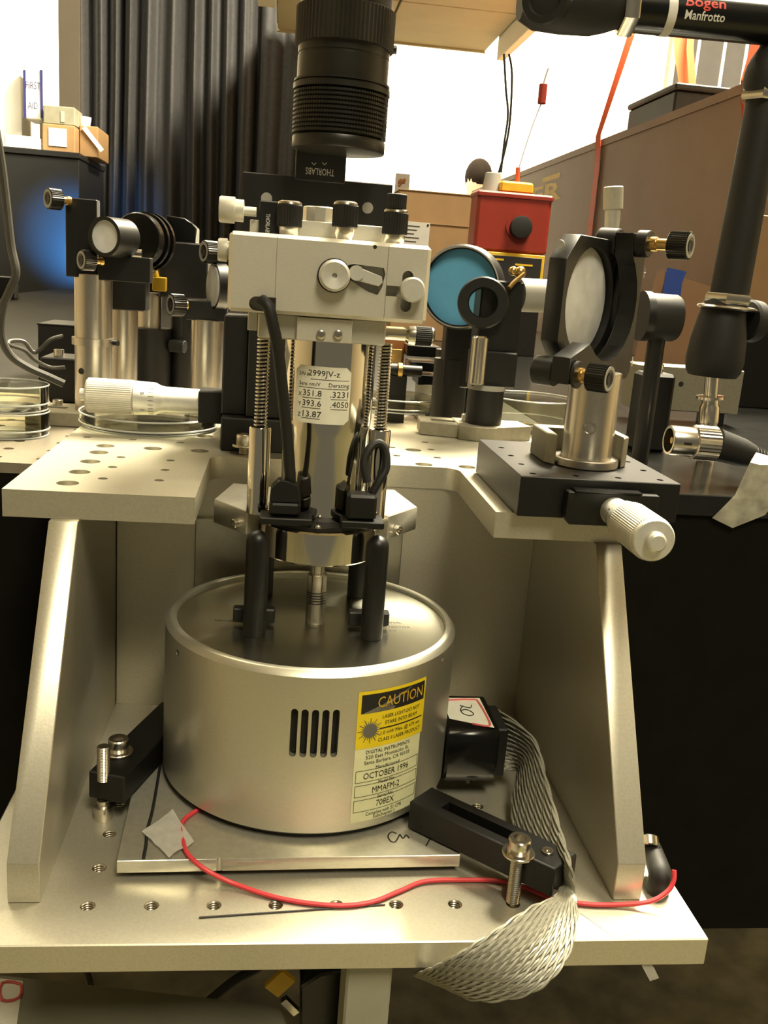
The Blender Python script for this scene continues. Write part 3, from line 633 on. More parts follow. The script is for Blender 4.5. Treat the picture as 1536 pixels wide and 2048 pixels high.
# ================================================================== LEFT BLACK TRANSLATION STAGE WITH MICROMETER, COLUMN
ls = thing('translation_stage', 'tall black translation stage behind the microscope with silver micrometer pointing left', 'stage', (80, 230, SZ))
part('stage_base', B().box((36.2, 200, SZ+0.1), (122, 288, 172), 0.8), M_blk, ls)
cp = part('column_plate', B().box((50, 205, 172), (122, 232, 292), 0.8), M_blk, ls)
part('side_carriage', B().box((35.5, 212, 172), (49.9, 240, 229), 0.8), M_blk, ls)
PYF = 200.0
a0, a1 = at(485, 340, PYF), at(786, 369, PYF); b0, b1 = at(483, 470, PYF), at(784, 470, PYF)
hp_ = part('head_plate', B().box((a0.x, PYF, b0.z-16), (a1.x, PYF+14, a1.z), 0.5), M_blk, ls)
for px, py in ((533, 397), (735, 416)):
    p = at(px, py, PYF); part('plate_screw', B().cyl((p.x, PYF-0.9, p.z), (p.x, PYF+2, p.z), 3.1, seg=20, ch=0.3), M_grey, hp_)
# micrometer bracket + micrometer at y = 240
MY = 236.0
k0, k1 = at(397, 782, MY-10), at(400, 846, MY-10)
part('micrometer_bracket', B().box((k0.x, MY-10, k1.z), (35.4, MY+10, k0.z), 0.6), M_blk, ls)
mz = at(300, 797, MY).z; xk = k0.x; mx0 = at(160, 800, MY).x; rT = 34*mmpp(at(220, 797, MY))
mm = part('micrometer', B().ring((xk, MY, mz), (xk-200, MY, mz), [(0, 0), (0, rT*0.72), (20, rT*0.75), (23, rT*0.80), (26, rT*0.95), (38, rT), (38.3, rT), (38.3, rT*0.5)], 40), M_mic, ls)
Lm = xk-mx0
part('thimble_grip', B().knurl((xk-38.2, MY, mz), (xk-Lm+4, MY, mz), rT*1.02, 50, 0.25), M_knob, mm)
part('ratchet_stop', B().cyl((xk-Lm+4.1, MY, mz), (xk-Lm, MY, mz), rT*0.36, seg=20, ch=0.3), M_mic, mm)
q = B()
for i in range(9): 
    a = math.radians(-60+15*i)
    q.tube([(xk-26.5, MY-math.cos(a)*rT*0.965, mz+math.sin(a)*rT*0.965), (xk-29.5, MY-math.cos(a)*rT*0.98, mz+math.sin(a)*rT*0.98)], 0.12, 4, 0)
q.text('0', 3.2, lambda x, y: V((xk-33+y, MY-math.cos(math.radians(25)+x/rT)*rT*1.012, mz+math.sin(math.radians(25)+x/rT)*rT*1.012)))
q.text('5', 3.2, lambda x, y: V((xk-33+y, MY-math.cos(math.radians(-35)+x/rT)*rT*1.012, mz+math.sin(math.radians(-35)+x/rT)*rT*1.012)))
part('scale_marks', q, M_ink, mm)
p = at(490, 905, 196); socket_bolt(V((50, 193.5, 0)), 158.5, SZ+0.2, ls, 4.6, 3.0, 6.0, True, 'cap_screw')
# ------------------------------------------------------------------ lens
LY = 178.0
ln = thing('tube_lens', 'large black zoom lens barrel with ribbed focus ring hanging above the microscope head', 'lens', at(676, 310, LY))
lb0 = at(676, 305, LY); lt0 = at(692, 40, LY); ax = (lt0-lb0); ax.y *= 0.3; ax.normalize()
rL = 92.5*mmpp(lb0); kpx = mmpp(lb0)
def L_(py): return (305-py)*kpx*1.0
part('front_rim', B().ring(lb0, lb0+ax, [(0, 0), (0, rL*0.9), (0.3, rL*0.985), (1.0, rL), (L_(283), rL), (L_(281), rL*0.985), (L_(281), 0)], 64), M_lens, ln)
pr = [(L_(281), rL*0.9)]
for i in range(10):
    z0 = L_(278)+(L_(198)-L_(278))*i/10; dz = (L_(198)-L_(278))/10
    pr += [(z0, rL*0.965), (z0+dz*0.25, rL*1.0), (z0+dz*0.7, rL*1.0), (z0+dz*0.95, rL*0.965)]
pr += [(L_(197), rL*0.9)]
q = B().ring(lb0, lb0+ax, pr, 64)
part('ribbed_ring', q, M_lens, ln)
uu, vv, ww = basis(ax); q = B()
for i in range(10):
    z0 = L_(278)+(L_(198)-L_(278))*(i+0.47)/10
    for k in range(100):
        a = 2*math.pi*k/100; pc_ = lb0+ww*z0+uu*(rL*0.995*math.cos(a))+vv*(rL*0.995*math.sin(a)); nr = uu*math.cos(a)+vv*math.sin(a)
        q.obox(pc_, (0.9, 0.75, 1.2), nr.cross(ww), nr, ww)
part('grip_studs', q, M_lens, ln, kind='stuff')
part('collar_ring', B().ring(lb0, lb0+ax, [(L_(197), rL*0.95), (L_(196), rL*1.03), (L_(186), rL*1.03), (L_(185), rL*0.97), (L_(183), rL*0.97), (L_(182), rL*1.015), (L_(178), rL*1.015), (L_(177), rL*0.9)], 64), M_lens, ln)
part('barrel', B().ring(lb0, lb0+ax, [(L_(179), rL*0.9), (L_(178), rL*0.965), (L_(135), rL*0.965), (L_(134), rL*0.95), (L_(131), rL*0.95), (L_(130), rL*0.965), (L_(112), rL*0.965), (L_(111), rL*0.9)], 64), M_lens, ln)
g0, g1 = lb0+ax*L_(118), lb0+ax*L_(45)
part('grip_ring', B().knurl(g0, g1, rL*1.04, 70, 0.45), M_lens, ln)
part('grip_screw', B().cyl(g0+X*rL*0.95+ax*3, g0+X*(rL*1.04+1.6)+ax*3, 2.2, seg=12), M_lens, ln)
part('upper_tube', B().cyl(lb0+ax*L_(46), lb0+ax*L_(-160), rL*0.955, seg=64), M_blk, ln)
# mount block with inverted writing, standing on the plate behind the lens
d0, d1 = at(590, 352, PYF), at(690, 300, PYF)
md = B().box((d0.x, PYF-4, a0.z-3), (at(690, 352, PYF).x, PYF+12, at(640, 240, PYF).z), 0.5)
mdp = part('mount_block', md, M_blk, ls)
pt = at(640, 343, PYF-4.1); q = B().text('THORLABS', 5.0, lambda x, y: V((pt.x-x, PYF-4.15, pt.z-y)), width=15.5); part('lettering', q, M_ltext, mdp)
q = B()
for dx in (-4, 3):
    p = at(640+dx*3, 325, PYF-4.1); q.tube([(p.x-1.2, PYF-4.1, p.z), (p.x, PYF-4.1, p.z-1.2), (p.x+1.2, PYF-4.1, p.z)], 0.2, 4, 0)
part('index_marks', q, M_ltext, mdp)
part('lens_bracket', B().box((lb0.x-9, LY+rL*0.7, lb0.z+12), (lb0.x+9, PYF+6, lb0.z+70), 0.5), M_blk, ls)
part('lens_rail', B().box((d0.x+2, PYF+12.2, a0.z-3), (d0.x+24, PYF+24, lb0.z+180), 0.5), M_blk, ls)
# ================================================================== RIGHT LINEAR STAGE
rs = thing('linear_stage', 'flat black linear stage on the right shelf arm with big silver micrometer facing forward', 'stage', (225, 130, SZ))
sp2 = [(0, 0), (79, 0), (79, 100), (0, 100)]
b = B().box((181.5, 76.5, SZ+0.1), (259.5, 174, 172), 0.4); c = B()
for i in range(4):
    for j in range(4):
        x, y = 189+i*21, 84+j*22
        if not (205 < x < 245 and 95 < y < 142): c.cyl((x, y, 166), (x, y, 175), 1.7, seg=12)
b.cut(c)
part('stage_body', b, M_blk, rs)
q = B().box((207, 70, SZ-1.5), (258, 76.4, 167.5), 0.4)
part('micrometer_block', B().prism([(205, SZ-1.2), (203, SZ+1.5), (203, 167), (247, 167), (247, SZ-1.2)], 70, 76.4, (0, 0, 0), X, Z, Y, 0.3), M_blk, rs)
part('block_cover', B().box((206, 68.5, 167.1), (238, 76.4, 168.3), 0.3), M_blkg, rs)
mx, mz2 = 225.8, 158.9
bm_ = part('micrometer', B().ring((mx, 70, mz2), (mx, 0, mz2), [(0, 0), (0, 6.7), (8, 6.7), (8.2, 6.3), (8.8, 6.3), (9.0, 7.0), (14, 8.4), (20, 8.8), (20, 5)], 44), M_mic, rs)
part('thimble_grip', B().knurl((mx, 50, mz2), (mx, 22.2, mz2), 9.7, 60, 0.22), M_knob, bm_)
part('thimble_end', B().ring((mx, 22.4, mz2), (mx, 0, mz2), [(0, 9.3), (1.2, 9.2), (2.0, 8.6), (2.2, 5.2), (2.4, 4.5), (5.2, 4.1), (6.0, 3.2), (6.2, 0)], 40), M_mic, bm_)
q = B()
for i in range(12):
    a = math.radians(150+12*i); q.tube([(mx+7.2*math.cos(a), 61, mz2+7.2*math.sin(a)), (mx+8.5*math.cos(a), 56, mz2+8.5*math.sin(a))], 0.14, 4, 0)
part('scale_marks', q, M_ink, bm_)
# ================================================================== KINEMATIC MIRROR MOUNT BUILDER
def knob(p, d, r, ln_, parent, stem=6.0, rs_=None):
    """knurled adjuster: brass bushing, shaft, then a black knob with printed end, from p along d"""
    d = V(d).normalized(); rs_ = rs_ or r*0.42
    part('bushing', B().cyl(p, p+d*stem*0.35, rs_*1.25, seg=18), M_brass, parent)
    part('adjuster_shaft', B().cyl(p+d*stem*0.35, p+d*(stem+0.5), rs_, seg=18), M_brass, parent)
    k = part('adjuster_knob', B().knurl(p+d*stem, p+d*(stem+ln_), r, 34, r*0.05), M_blkg, parent)
    part('knob_scale', B().ring(p+d*(stem+ln_), p+d*(stem+ln_+5), [(0, r*0.62), (0.15, r*0.62), (0.15, r*0.86), (0, r*0.86)], 26), M_grey, k)
    part('knob_socket', B().ring(p+d*(stem+ln_), p+d*(stem+ln_+5), [(0.05, 0), (0.05, r*0.34), (0.2, r*0.42), (0.2, r*0.34)], 16), M_ink, k)
    return k
def kmount(t, C0, n, h, rm, th=8.0, gap=6.0, knobs=((1, 1, 9, 5), (-1, -1, 9, 5)), kr=6.0, kl=11.0, stem=9.0, mface=1, glass=M_frost):
    """two-plate mirror mount: C0 mirror centre, n the direction the adjusters point, h half plate size, rm mirror radius"""
    n = V(n).normalized(); u = n.cross(Z)*-1
    ch = h*0.38
    pl = [(-h+ch, h), (h, h), (h, -h), (-h+ch, -h), (-h, -h+ch), (-h, h-ch)]
    ring_c = [(rm*1.06*math.cos(2*math.pi*i/40), rm*1.06*math.sin(2*math.pi*i/40)) for i in range(40)]
    b = B().prism(pl, -th, 0, C0, u, Z, n, 0.3); c = B().prism(ring_c, -th-2, 2, C0, u, Z, n); b.cut(c)
    fp = part('front_plate', b, M_blk, t)
    part('mirror', B().ring(C0-n*(th-0.5), C0, [(0, 0), (0, rm*1.05), (th*0.5, rm*1.05), (th*0.56, rm*1.0), (th*0.60, rm*0.2), (th*0.60, 0)], 44), glass, t, 'frosted pale back of the mirror')
    # L-shaped adjuster plate
    g = gap; a = [math.radians(x) for x in (200, 225, 250, 275, 300, 325, 350, 15, 40, 65)]
    out = [(h*1.02, h*1.12), (h*0.42, h*1.12)] + [(rm*1.13*math.cos(q_), rm*1.13*math.sin(q_)) for q_ in reversed([math.radians(x) for x in (222, 240, 258, 276, 294, 312, 330, 348, 6, 24, 42, 58)])] + [(-h*1.3, -h*0.82), (-h*1.3, -h*1.22), (h*0.9, -h*1.22), (h*1.02, -h*1.1)]
    part('adjuster_plate', B().prism(out, g, g+th*1.05, C0, u, Z, n, 0.3), M_blk, t)
    part('gap_block', B().box((rm*1.08, -h*0.75, 0.1), (h*1.0, h*0.75, g-0.1), 0, Matrix((u, Z, n)).transposed(), C0), M_blk, t)
    for sx, sz, stem, hs in knobs:
        p = C0+u*(h*0.70*sx)+Z*(h*0.95*sz)
        part('pivot_housing', B().cyl(p-n*(th*0.9), p+n*(g-0.2), kr*1.05, seg=24, ch=0.6), M_blk, t)
        part('thread_housing', B().cyl(p+n*(g+th*1.05), p+n*(g+th*1.05+hs), kr*0.98, seg=24, ch=0.4), M_blk, t)
        knob(p+n*(g+th*1.05+hs), n, kr, kl, t, stem)
    return n, u
def post(t, base, top, r, collar=None, m=None, seg=32):
    part('post', B().cyl(base, top, r, seg=seg, ch=0.5), m or M_post, t)
    if collar: part('base_collar', B().cyl(base, V(base)+Z*collar[1], collar[0], seg=36, ch=0.5), m or M_post, t)
# ------------------------------------------------------------------ big 2-inch mirror on the right stage
bmn = thing('mirror_mount', 'large black mirror mount with big frosted mirror, on a post over the right stage', 'mirror mount', (223, 113, 172))
Cm = at(1180, 604, 118); n_, u_ = kmount(bmn, Cm, (0.73, -0.68, 0), 30.5, 24.8, 9.0, 3.0, ((0.95, 1.02, 10, 6), (-1.55, -1.13, 5, 2)), 6.6, 10.0, 9.0)
pm = V((223.6, 112.8, 172.1))
post(bmn, pm, V((pm.x, pm.y, Cm.z-33)), 12.7, (16.4, 4.4))
pp_ = on(1174, 855, 190); dcam = (CAM-V((pm.x, pm.y, 193))); dcam.z = 0; dcam.normalize(); hz = at(1174, 856, 101).z
hpnt = V((pm.x, pm.y, hz))+dcam*12.2
part('post_socket', B().ring(hpnt, hpnt+dcam, [(0, 3.6), (0.7, 3.5), (0.7, 2.6), (-0.3, 2.0), (-0.3, 0)], 20), M_steel, bmn)
p = Cm+u_*(-30.7)+Z*25-n_*4; part('plate_screw', B().ring(p, p-u_*2, [(0, 2.2), (0.4, 2.1), (0.4, 1.4), (0.2, 0)], 14), M_grey, bmn)
q = B(); pq = Cm+n_*15.3+u_*25-Z*8
for k in (0, 1): 
    r0 = Cm+n_*15.2+u_*26+Z*(16 if k == 0 else -28); q.tube([r0-Z*2.5, r0+Z*2.5], 0.3, 4, 0); q.tube([r0-u_*1, r0+u_*1], 0.3, 4, 0)
part('index_marks', q, M_ltext, bmn)
fk = thing('fork_clamp', 'dull aluminium fork clamp gripping the foot of the large mirror post', 'clamp', (223, 126, 172))
part('fork', B().prism([(-21.5, 0), (-17, -5), (-17, 17.5), (17, 17.5), (17, -5), (21.5, 0), (21.5, 27), (-21.5, 27)], 172.1, 187.5, (223.6, 112.8, 0), X, Y, Z, 0.5), M_clamp, fk)
# ================================================================== LEFT OPTICS ON THE TABLE
def pole(name, px0, py0, px1, py1, y): a = at(px0, py0, y); b_ = at(px1, py1, y); return a, b_
KN = V((-0.78, -0.62, 0)).normalized()
# small mirror mount, far left
t = thing('mirror_mount', 'black mirror mount on the leftmost steel post, its round frosted mirror facing forward', 'mirror mount', (-70, 330, TZ))
y0 = 330.0; k = mmpp(at(190, 560, y0))
pl0, pl1 = at(133, 395, y0+8), at(196, 575, y0+8)
part('adjuster_plate', B().box((pl0.x, y0+4, pl1.z+6), (pl1.x, y0+16, pl0.z), 0.6), M_blk, t)
for (px, py, nm) in ((140, 402, 0), (205, 523, 1)):
    p = at(px, py, y0+2); knob(p, KN, 20*k, 26*k, t, 20*k, 7*k)
part('knob_arm', B().box((at(196, 505, y0).x, y0+2, at(196, 560, y0).z), (at(300, 505, y0).x, y0+16, at(196, 508, y0).z), 0.5), M_blk, t)
c0 = at(208, 473, y0-12); nn = V((-0.45, -0.89, 0)).normalized()
part('mirror_ring', B().ring(c0-nn*0, c0-nn*26, [(0, 31*k), (0, 38*k), (22, 38*k), (22, 31*k)], 36, True), M_blk, t)
part('mirror', B().ring(c0-nn*2, c0+nn*9, [(-3, 0), (-3, 31*k), (0.5, 31*k), (0, 26*k), (-0.6, 0)], 36), M_frost, t, 'frosted white back of the mirror')
part('ring_neck', B().box((c0.x-3, y0-2, c0.z-12), (c0.x+13, y0+6, c0.z+9)), M_blk, t)
a_ = at(187, 548, y0+14); px_ = V((a_.x, y0+14, TZ+0.2)); tp = V((a_.x, y0+14, a_.z))
post(t, px_, tp, 12.7)
rz = at(187, 686, y0).z
part('post_collar', B().ring((px_.x, px_.y, rz-2.5), (px_.x, px_.y, 900), [(0, 12.7), (0, 14.6), (5, 14.6), (5, 12.7)], 32, True), M_post, t)
part('collar_screw', B().cyl((px_.x+13.5, px_.y-3, rz), (px_.x+17.5, px_.y-5, rz), 2.0, seg=12), M_blk, t)
pf = V((px_.x, px_.y, 0)); hp2 = V((px_.x-6.3, px_.y-11.2, at(156, 743, y0).z)); 
part('cross_hole', B().ring(hp2, hp2+V((-0.4, -0.9, 0)), [(-0.3, 0), (0.35, 0), (0.35, 2.1), (-0.3, 2.3)], 14), M_ink, t)
f0, f1 = at(85, 800, 330), at(190, 836, 300)
t = thing('fork_clamp', 'aluminium slotted base clamp at the foot of the leftmost post', 'clamp', (px_.x-20, px_.y-10, TZ))
b = B().box((px_.x-42, px_.y-22, TZ+0.1), (px_.x+28, px_.y+20, TZ+10), 0.6); c = B().box((px_.x-36, px_.y-5, TZ-2), (px_.x-18, px_.y+3, TZ+14)); c.cyl((px_.x, px_.y, TZ-3), (px_.x, px_.y, TZ+15), 12.9, seg=30); b.cut(c)
part('slotted_base', b, M_clamp, t)
part('clamp_screw', B().cyl((px_.x-27, px_.y+10, TZ+10), (px_.x-27, px_.y+10, TZ+14), 3.5, seg=16, ch=0.4), M_steel, t)
# second post + round beam block
t = thing('iris_mount', 'big round black lens ring on a steel post, second post from the left', 'lens mount', (-45, 385, TZ))
y1 = 385.0; k = mmpp(at(290, 480, y1)); c1 = at(283, 481, y1); nr = V((-0.35, -0.93, 0.05)).normalized()
part('lens_ring', B().ring(c1+nr*8, c1-nr*30, [(0, 0), (0, 50*k), (1, 52*k), (7, 52*k), (7, 49*k), (10, 49*k), (10, 56*k), (13, 56*k), (13, 50*k), (17, 50*k), (17, 58*k), (20, 58*k), (20, 0)], 56), M_blkg, t)
s0 = at(240, 505, y1-22); s1 = at(284, 508, y1-22)
part('thumb_screw', B().ring(s0, s1, [(0, 0), (0, 2.2), (1.6, 2.2), (1.6, 1.8), (2.4, 1.8), (2.4, 2.2), (4.2, 2.2), (4.2, 1.8), (5, 1.8), (5, 2.2), (6.6, 2.2), (6.6, 3.2), ((s1-s0).length, 3.2), ((s1-s0).length, 0)], 20), M_steel, t)
part('ring_holder', B().box((at(228, 560, y1).x, y1-18, at(280, 620, y1).z), (at(298, 560, y1).x, y1+6, c1.z-14), 0.8), M_blk, t)
part('holder_lever', B().tube([at(292, 545, y1-19), at(308, 542, y1-22)], 1.4, 8, 2), M_steel, t)
pbase = V((at(246, 700, y1).x, y1-2, TZ+0.2)); part('post', B().cyl(pbase, (pbase.x, pbase.y, at(246, 612, y1).z), 11, seg=28), M_post, t)
# yellow tag on a black camera-like box
t = thing('beam_camera', 'black box camera with sloping top behind the round lens ring, yellow tag hanging below', 'camera', (-20, 430, TZ))
y2 = 425.0; k = mmpp(at(360, 520, y2))
a_, b_ = at(318, 487, y2), at(398, 600, y2)
part('camera_body', B().box((a_.x, y2, b_.z), (b_.x+6, y2+45, at(360, 484, y2).z), 1.2), M_blk, t)
tpz = at(350, 484, y2).z; tx0, tx1 = at(330, 470, y2).x, at(390, 470, y2).x
part('sloped_cover', B().prism([(tx0, tpz+0.1), (tx1, tpz+0.1), (tx1, tpz+12), (tx1-3, tpz+14.5), (tx0+14, tpz+18.5), (tx0, tpz+19.5)], 6, 40, (0, y2, 0), X, Z, Y, 0.6), M_blkg, t)
y_a = at(320, 560, y2-6)
part('yellow_tag', B().box((y_a.x-15*k, y2-7, y_a.z-22*k), (y_a.x+13*k, y2-0.5, y_a.z+6*k), 0.8), M_yellow, t, 'yellow plastic tag')
part('tag_knob', B().cyl((y_a.x-9*k, y2-4, y_a.z+6*k), (y_a.x-10*k, y2-4, y_a.z+22*k), 7*k, 4*k, 14), M_yellow, t)
cpx = at(362, 700, y2+20).x
part('support_post', B().cyl((cpx, y2+22, TZ+0.2), (cpx, y2+22, b_.z), 9, seg=24), M_blk, t)
# third mirror mount (edge-on mirror) next to the head
t = thing('mirror_mount', 'black mirror mount just left of the microscope head with a narrow edge-on mirror', 'mirror mount', (15, 372, TZ))
y3 = 372.0; k = mmpp(at(420, 560, y3)); KN3 = V((-0.86, -0.5, 0)).normalized()
c3 = at(424, 572, y3); n3 = V((-0.93, -0.36, 0)).normalized()
part('mirror', B().ring(c3-n3*4, c3+n3*9, [(0, 0), (0, 40*k), (4, 40*k), (4.4, 36*k), (3.9, 0)], 36), M_frost, t, 'frosted white back of the mirror')
part('mirror_ring', B().ring(c3-n3*9, c3+n3, [(0, 0), (0, 46*k), (8, 46*k), (8, 41*k), (3, 41*k), (3, 0)], 36), M_blk, t)
a_ = at(437, 490, y3+9)
part('adjuster_plate', B().box((at(432, 500, y3).x, y3+2, at(440, 646, y3).z), (at(458, 500, y3).x, y3+14, at(440, 488, y3).z), 0.6), M_blk, t)
part('lower_arm', B().box((at(372, 620, y3).x, y3, at(380, 640, y3).z), (at(452, 620, y3).x, y3+14, at(380, 600, y3).z), 0.6), M_blk, t)
for (px, py) in ((440, 506), (374, 611)):
    knob(at(px, py, y3-1), KN3, 22*k, 28*k, t, 8*k, 7*k)
q = B(); 
for zc in (at(446, 545, y3).z,): q.tube([(at(446, 545, y3).x, y3+1.8, zc-2), (at(446, 545, y3).x, y3+1.8, zc+2)], 0.25, 4, 0); q.tube([(at(446, 545, y3).x-0.9, y3+1.8, zc), (at(446, 545, y3).x+0.9, y3+1.8, zc)], 0.25, 4, 0)
part('index_mark', q, M_ltext, t)
pb_ = V((at(412, 700, y3).x, y3+8, TZ+0.2)); post(t, pb_, V((pb_.x, pb_.y, at(412, 640, y3).z)), 11.8)
part('post_base', B().cyl((pb_.x, pb_.y, TZ+0.1), (pb_.x, pb_.y, TZ+5), 15.5, seg=32, ch=0.4), M_blk, t)
# black post holders between
t = thing('post_holder', 'short black post holder with bright steel post behind the left mirror mounts', 'post holder', (-35, 440, TZ))
y4 = 440.0; k = mmpp(at(300, 720, y4)); x4 = at(300, 720, y4).x
part('holder', B().cyl((x4, y4, TZ+0.2), (x4, y4, at(300, 655, y4).z), 41*k, seg=32, ch=0.6), M_blk, t)
part('steel_post', B().cyl((x4-1, y4, at(300, 655, y4).z), (x4-1, y4, at(300, 585, y4).z), 24*k, seg=28), M_post, t)
part('holder_knob', B().knurl((x4+41*k, y4-6, at(345, 690, y4).z), (x4+41*k+12, y4-10, at(345, 690, y4).z), 5, 22, 0.3), M_blkm, t)
t = thing('angle_bracket', 'small dull aluminium block standing behind the steel post left of the microscope', 'bracket', (0, 470, TZ))
y5 = 465.0; a_ = at(357, 718, y5); part('block', B().box((a_.x, y5, TZ+0.1), (at(382, 718, y5).x, y5+14, a_.z), 0.6), M_alu, t)
part('block_slot', B().box((a_.x+3, y5-0.3, TZ+4), (a_.x+8, y5+2, a_.z-5), 0.3), M_blk, t)
# dark devices at far left
t = thing('power_adapter', 'black rectangular box with silver cap screw on top behind the leftmost post', 'box', (-110, 420, TZ))
y6 = 430.0; a_, b_ = at(80, 718, y6), at(150, 765, y6)
part('case', B().box((a_.x, y6, TZ+0.1), (b_.x+10, y6+40, at(115, 716, y6).z), 1), M_blk, t)
p = at(117, 712, y6+8); part('cap_screw', B().ring((p.x, y6+10, p.z-2), (p.x, y6+10, 900), [(0, 0), (0, 5.4), (1.2, 5.4), (1.2, 4.0), (7, 4.0), (7, 2.2), (4, 2.0), (4, 0)], 20), M_steel, t)
t = thing('instrument_case', 'dark flat-topped instrument case far behind the left posts', 'box', (-160, 560, TZ))
y7 = 560.0; a_, b_ = at(75, 646, y7), at(215, 700, y7)
part('case', B().box((a_.x, y7, TZ+0.1), (b_.x, y7+60, a_.z), 1), M_blk, t); part('case_lip', B().box((a_.x-0.5, y7-1, a_.z-1.6), (b_.x+0.5, y7+61, a_.z-0.3), 0.3), M_blkg, t)
solo('grey_cable', B().tube([at(-12, 240, 380), at(2, 320, 380), at(12, 400, 378), at(22, 490, 374), at(32, 545, 370), at(20, 580, 370), at(4, 620, 372), at(2, 670, 376), at(20, 710, 380), at(55, 735, 384), at(95, 753, 388), at(128, 768, 390)], 3.0, 10, 8), M_cable, 'thick grey cable looping down the left edge of the picture', 'cable')
solo('black_cable', B().tube([at(130, 735, 420), at(100, 735, 418), at(70, 720, 410), at(48, 700, 404), at(18, 690, 402), at(22, 682, 408), at(48, 684, 415), at(70, 705, 418), at(100, 680, 422), at(125, 672, 428)], 1.6, 8, 8), M_cable, 'thin black cable coiled on the table beside the leftmost post', 'cable')
# ================================================================== PETRI DISHES
def dish(px, pyb, pyt, w, y, zb, label, lid=True, group=None):
    c = at(px, pyb, y); r = w/2*mmpp(c); h = max(9, (at(px, pyt, y).z-zb))
    t = thing('petri_dish', label, 'dish', (c.x, y, zb), 'clear dishes around the stand')
    part('bottom_dish', B().ring((c.x, y, zb), (c.x, y, zb+99), [(0.1, 0), (0.1, r*0.96), (h*0.9, r*0.96), (h*0.9, r*0.93), (1.4, r*0.93), (1.4, 0)], 56), M_glass, t)
    if lid: part('lid', B().ring((c.x, y, zb), (c.x, y, zb+99), [(h*0.3, r), (h, r), (h, 0), (h-1.2, 0), (h-1.2, r*0.975), (h*0.3, r*0.975)], 56), M_glass, t)
    for nm, zz, q_ in (('lid_rim', h-0.6, r), ('foot_rim', 0.7, r*0.96), ('lid_skirt', h*0.3, r)):
        part(nm, B().tube([V((c.x+q_*math.cos(2*math.pi*i/56), y+q_*math.sin(2*math.pi*i/56), zb+zz)) for i in range(56)], 0.55, 6, 0, True), M_rim, t)
    return c, r, h
c_, r_, h_ = dish(20, 850, 818, 150, 285, TZ, 'clear petri dish on the table at far left, under another dish')
c_, r_, h2_ = dish(18, 800, 765, 152, 285, TZ+h_+0.2, 'clear petri dish stacked on top of the far-left dish')
dish(300, 845, 822, 270, 272, SZ, 'wide flat clear dish lying on the shelf under the left micrometer')
dish(795, 820, 790, 170, 420, TZ+12.8, 'clear dish on the shelf seen to the right of the chrome scanner')
dish(1060, 820, 792, 180, 430, TZ, 'clear dish on the table partly hidden behind the large mirror post')
# ================================================================== RIGHT-MIDDLE OPTICS
t = thing('dichroic_mount', 'round black mount holding a blue dichroic mirror right of the microscope head', 'mirror mount', (200, 350, TZ))
y8 = 345.0; c8 = at(922, 575, y8); k = mmpp(c8); n8 = V((-0.42, -0.90, 0.0)).normalized()
part('mirror_ring', B().ring(c8+n8*3, c8-n8*14, [(0, 74*k), (0, 80*k), (3, 84*k), (13, 84*k), (13, 0), (6, 0), (6, 74*k)], 56), M_blk, t)
part('blue_mirror', B().ring(c8-n8*2, c8+n8*9, [(-3, 0), (-3, 76*k), (0.0, 76*k), (0.0, 0)], 56), M_blue, t, 'blue dichroic mirror face')
part('ring_edge', B().ring(c8+n8*3.2, c8+n8*9, [(0, 77*k), (0.4, 77*k), (0.4, 79.5*k), (0, 79.5*k)], 56, True), M_grey, t)
part('mount_back', B().box((c8.x-6, y8+10, TZ+40), (c8.x+22, y8+26, c8.z+16), 0.8), M_blk, t)
part('mount_post', B().cyl((c8.x+2, y8+22, TZ+0.2), (c8.x+2, y8+22, TZ+60), 13, seg=28), M_blk, t)
t = thing('lens_holder', 'smaller black ring lens holder on a stout black post in front of the blue mirror', 'lens holder', (215, 290, SZ))
y9 = 292.0; c9 = at(966, 606, y9); k = mmpp(c9); n9 = V((-0.20, -0.97, 0.08)).normalized()
part('lens_ring', B().ring(c9+n9*5, c9-n9*20, [(0, 30*k), (0, 48*k), (1.2, 51*k), (9, 51*k), (9, 30*k)], 48, True), M_blk, t)
part('inner_thread', B().ring(c9+n9*2, c9-n9*20, [(0, 28*k), (0, 31*k), (6, 31*k), (6, 28*k)], 40, True), M_blkg, t)
part('lens', B().ring(c9+n9*0, c9-n9*20, [(2, 0), (2, 29*k), (3.0, 29*k), (3.0, 0)], 40), M_glass, t)
bx = at(990, 650, y9+4)
part('holder_body', B().box((at(958, 650, y9).x, y9+2, at(990, 705, y9).z), (at(1042, 650, y9).x, y9+24, at(990, 560, y9).z), 1.0), M_blk, t)
part('adapter_block', B().box((at(948, 700, y9).x, y9-2, at(990, 775, y9).z), (at(1036, 700, y9).x, y9+20, at(990, 703, y9).z), 1.0), M_blk, t)
xp = at(974, 800, y9).x
part('post', B().cyl((xp, y9+6, SZ+10), (xp, y9+6, at(990, 774, y9).z), 12.6, seg=32), M_blk, t)
part('post_ring', B().cyl((xp, y9+6, at(980, 772, y9).z-3), (xp, y9+6, at(980, 772, y9).z+0.2), 13.2, seg=32), M_grey, t)
part('knob_stem', B().cyl((at(960, 700, y9-10).x, y9-8, at(960, 770, y9-10).z), (at(960, 700, y9-10).x, y9-8, at(960, 672, y9-10).z), 17*k, seg=22, ch=1.2), M_steel, t)
part('brass_knob', B().sphere(at(1040, 545, y9+6), 4.2), M_brass, t); part('brass_knob', B().sphere(at(1026, 542, y9+6), 3.2), M_brass, t)
part('brass_lever', B().tube([at(1048, 548, y9+2), at(1030, 563, y9-2), at(1018, 576, y9-5)], 1.5, 8, 3), M_brass, t)
part('side_cylinder', B().cyl(at(1035, 590, y9+18), at(1090, 592, y9+24), 34*k, seg=32), M_grey, t)
fkl = thing('fork_clamp', 'aluminium fork clamp under the stout black post on the shelf', 'clamp', (xp, y9, SZ))
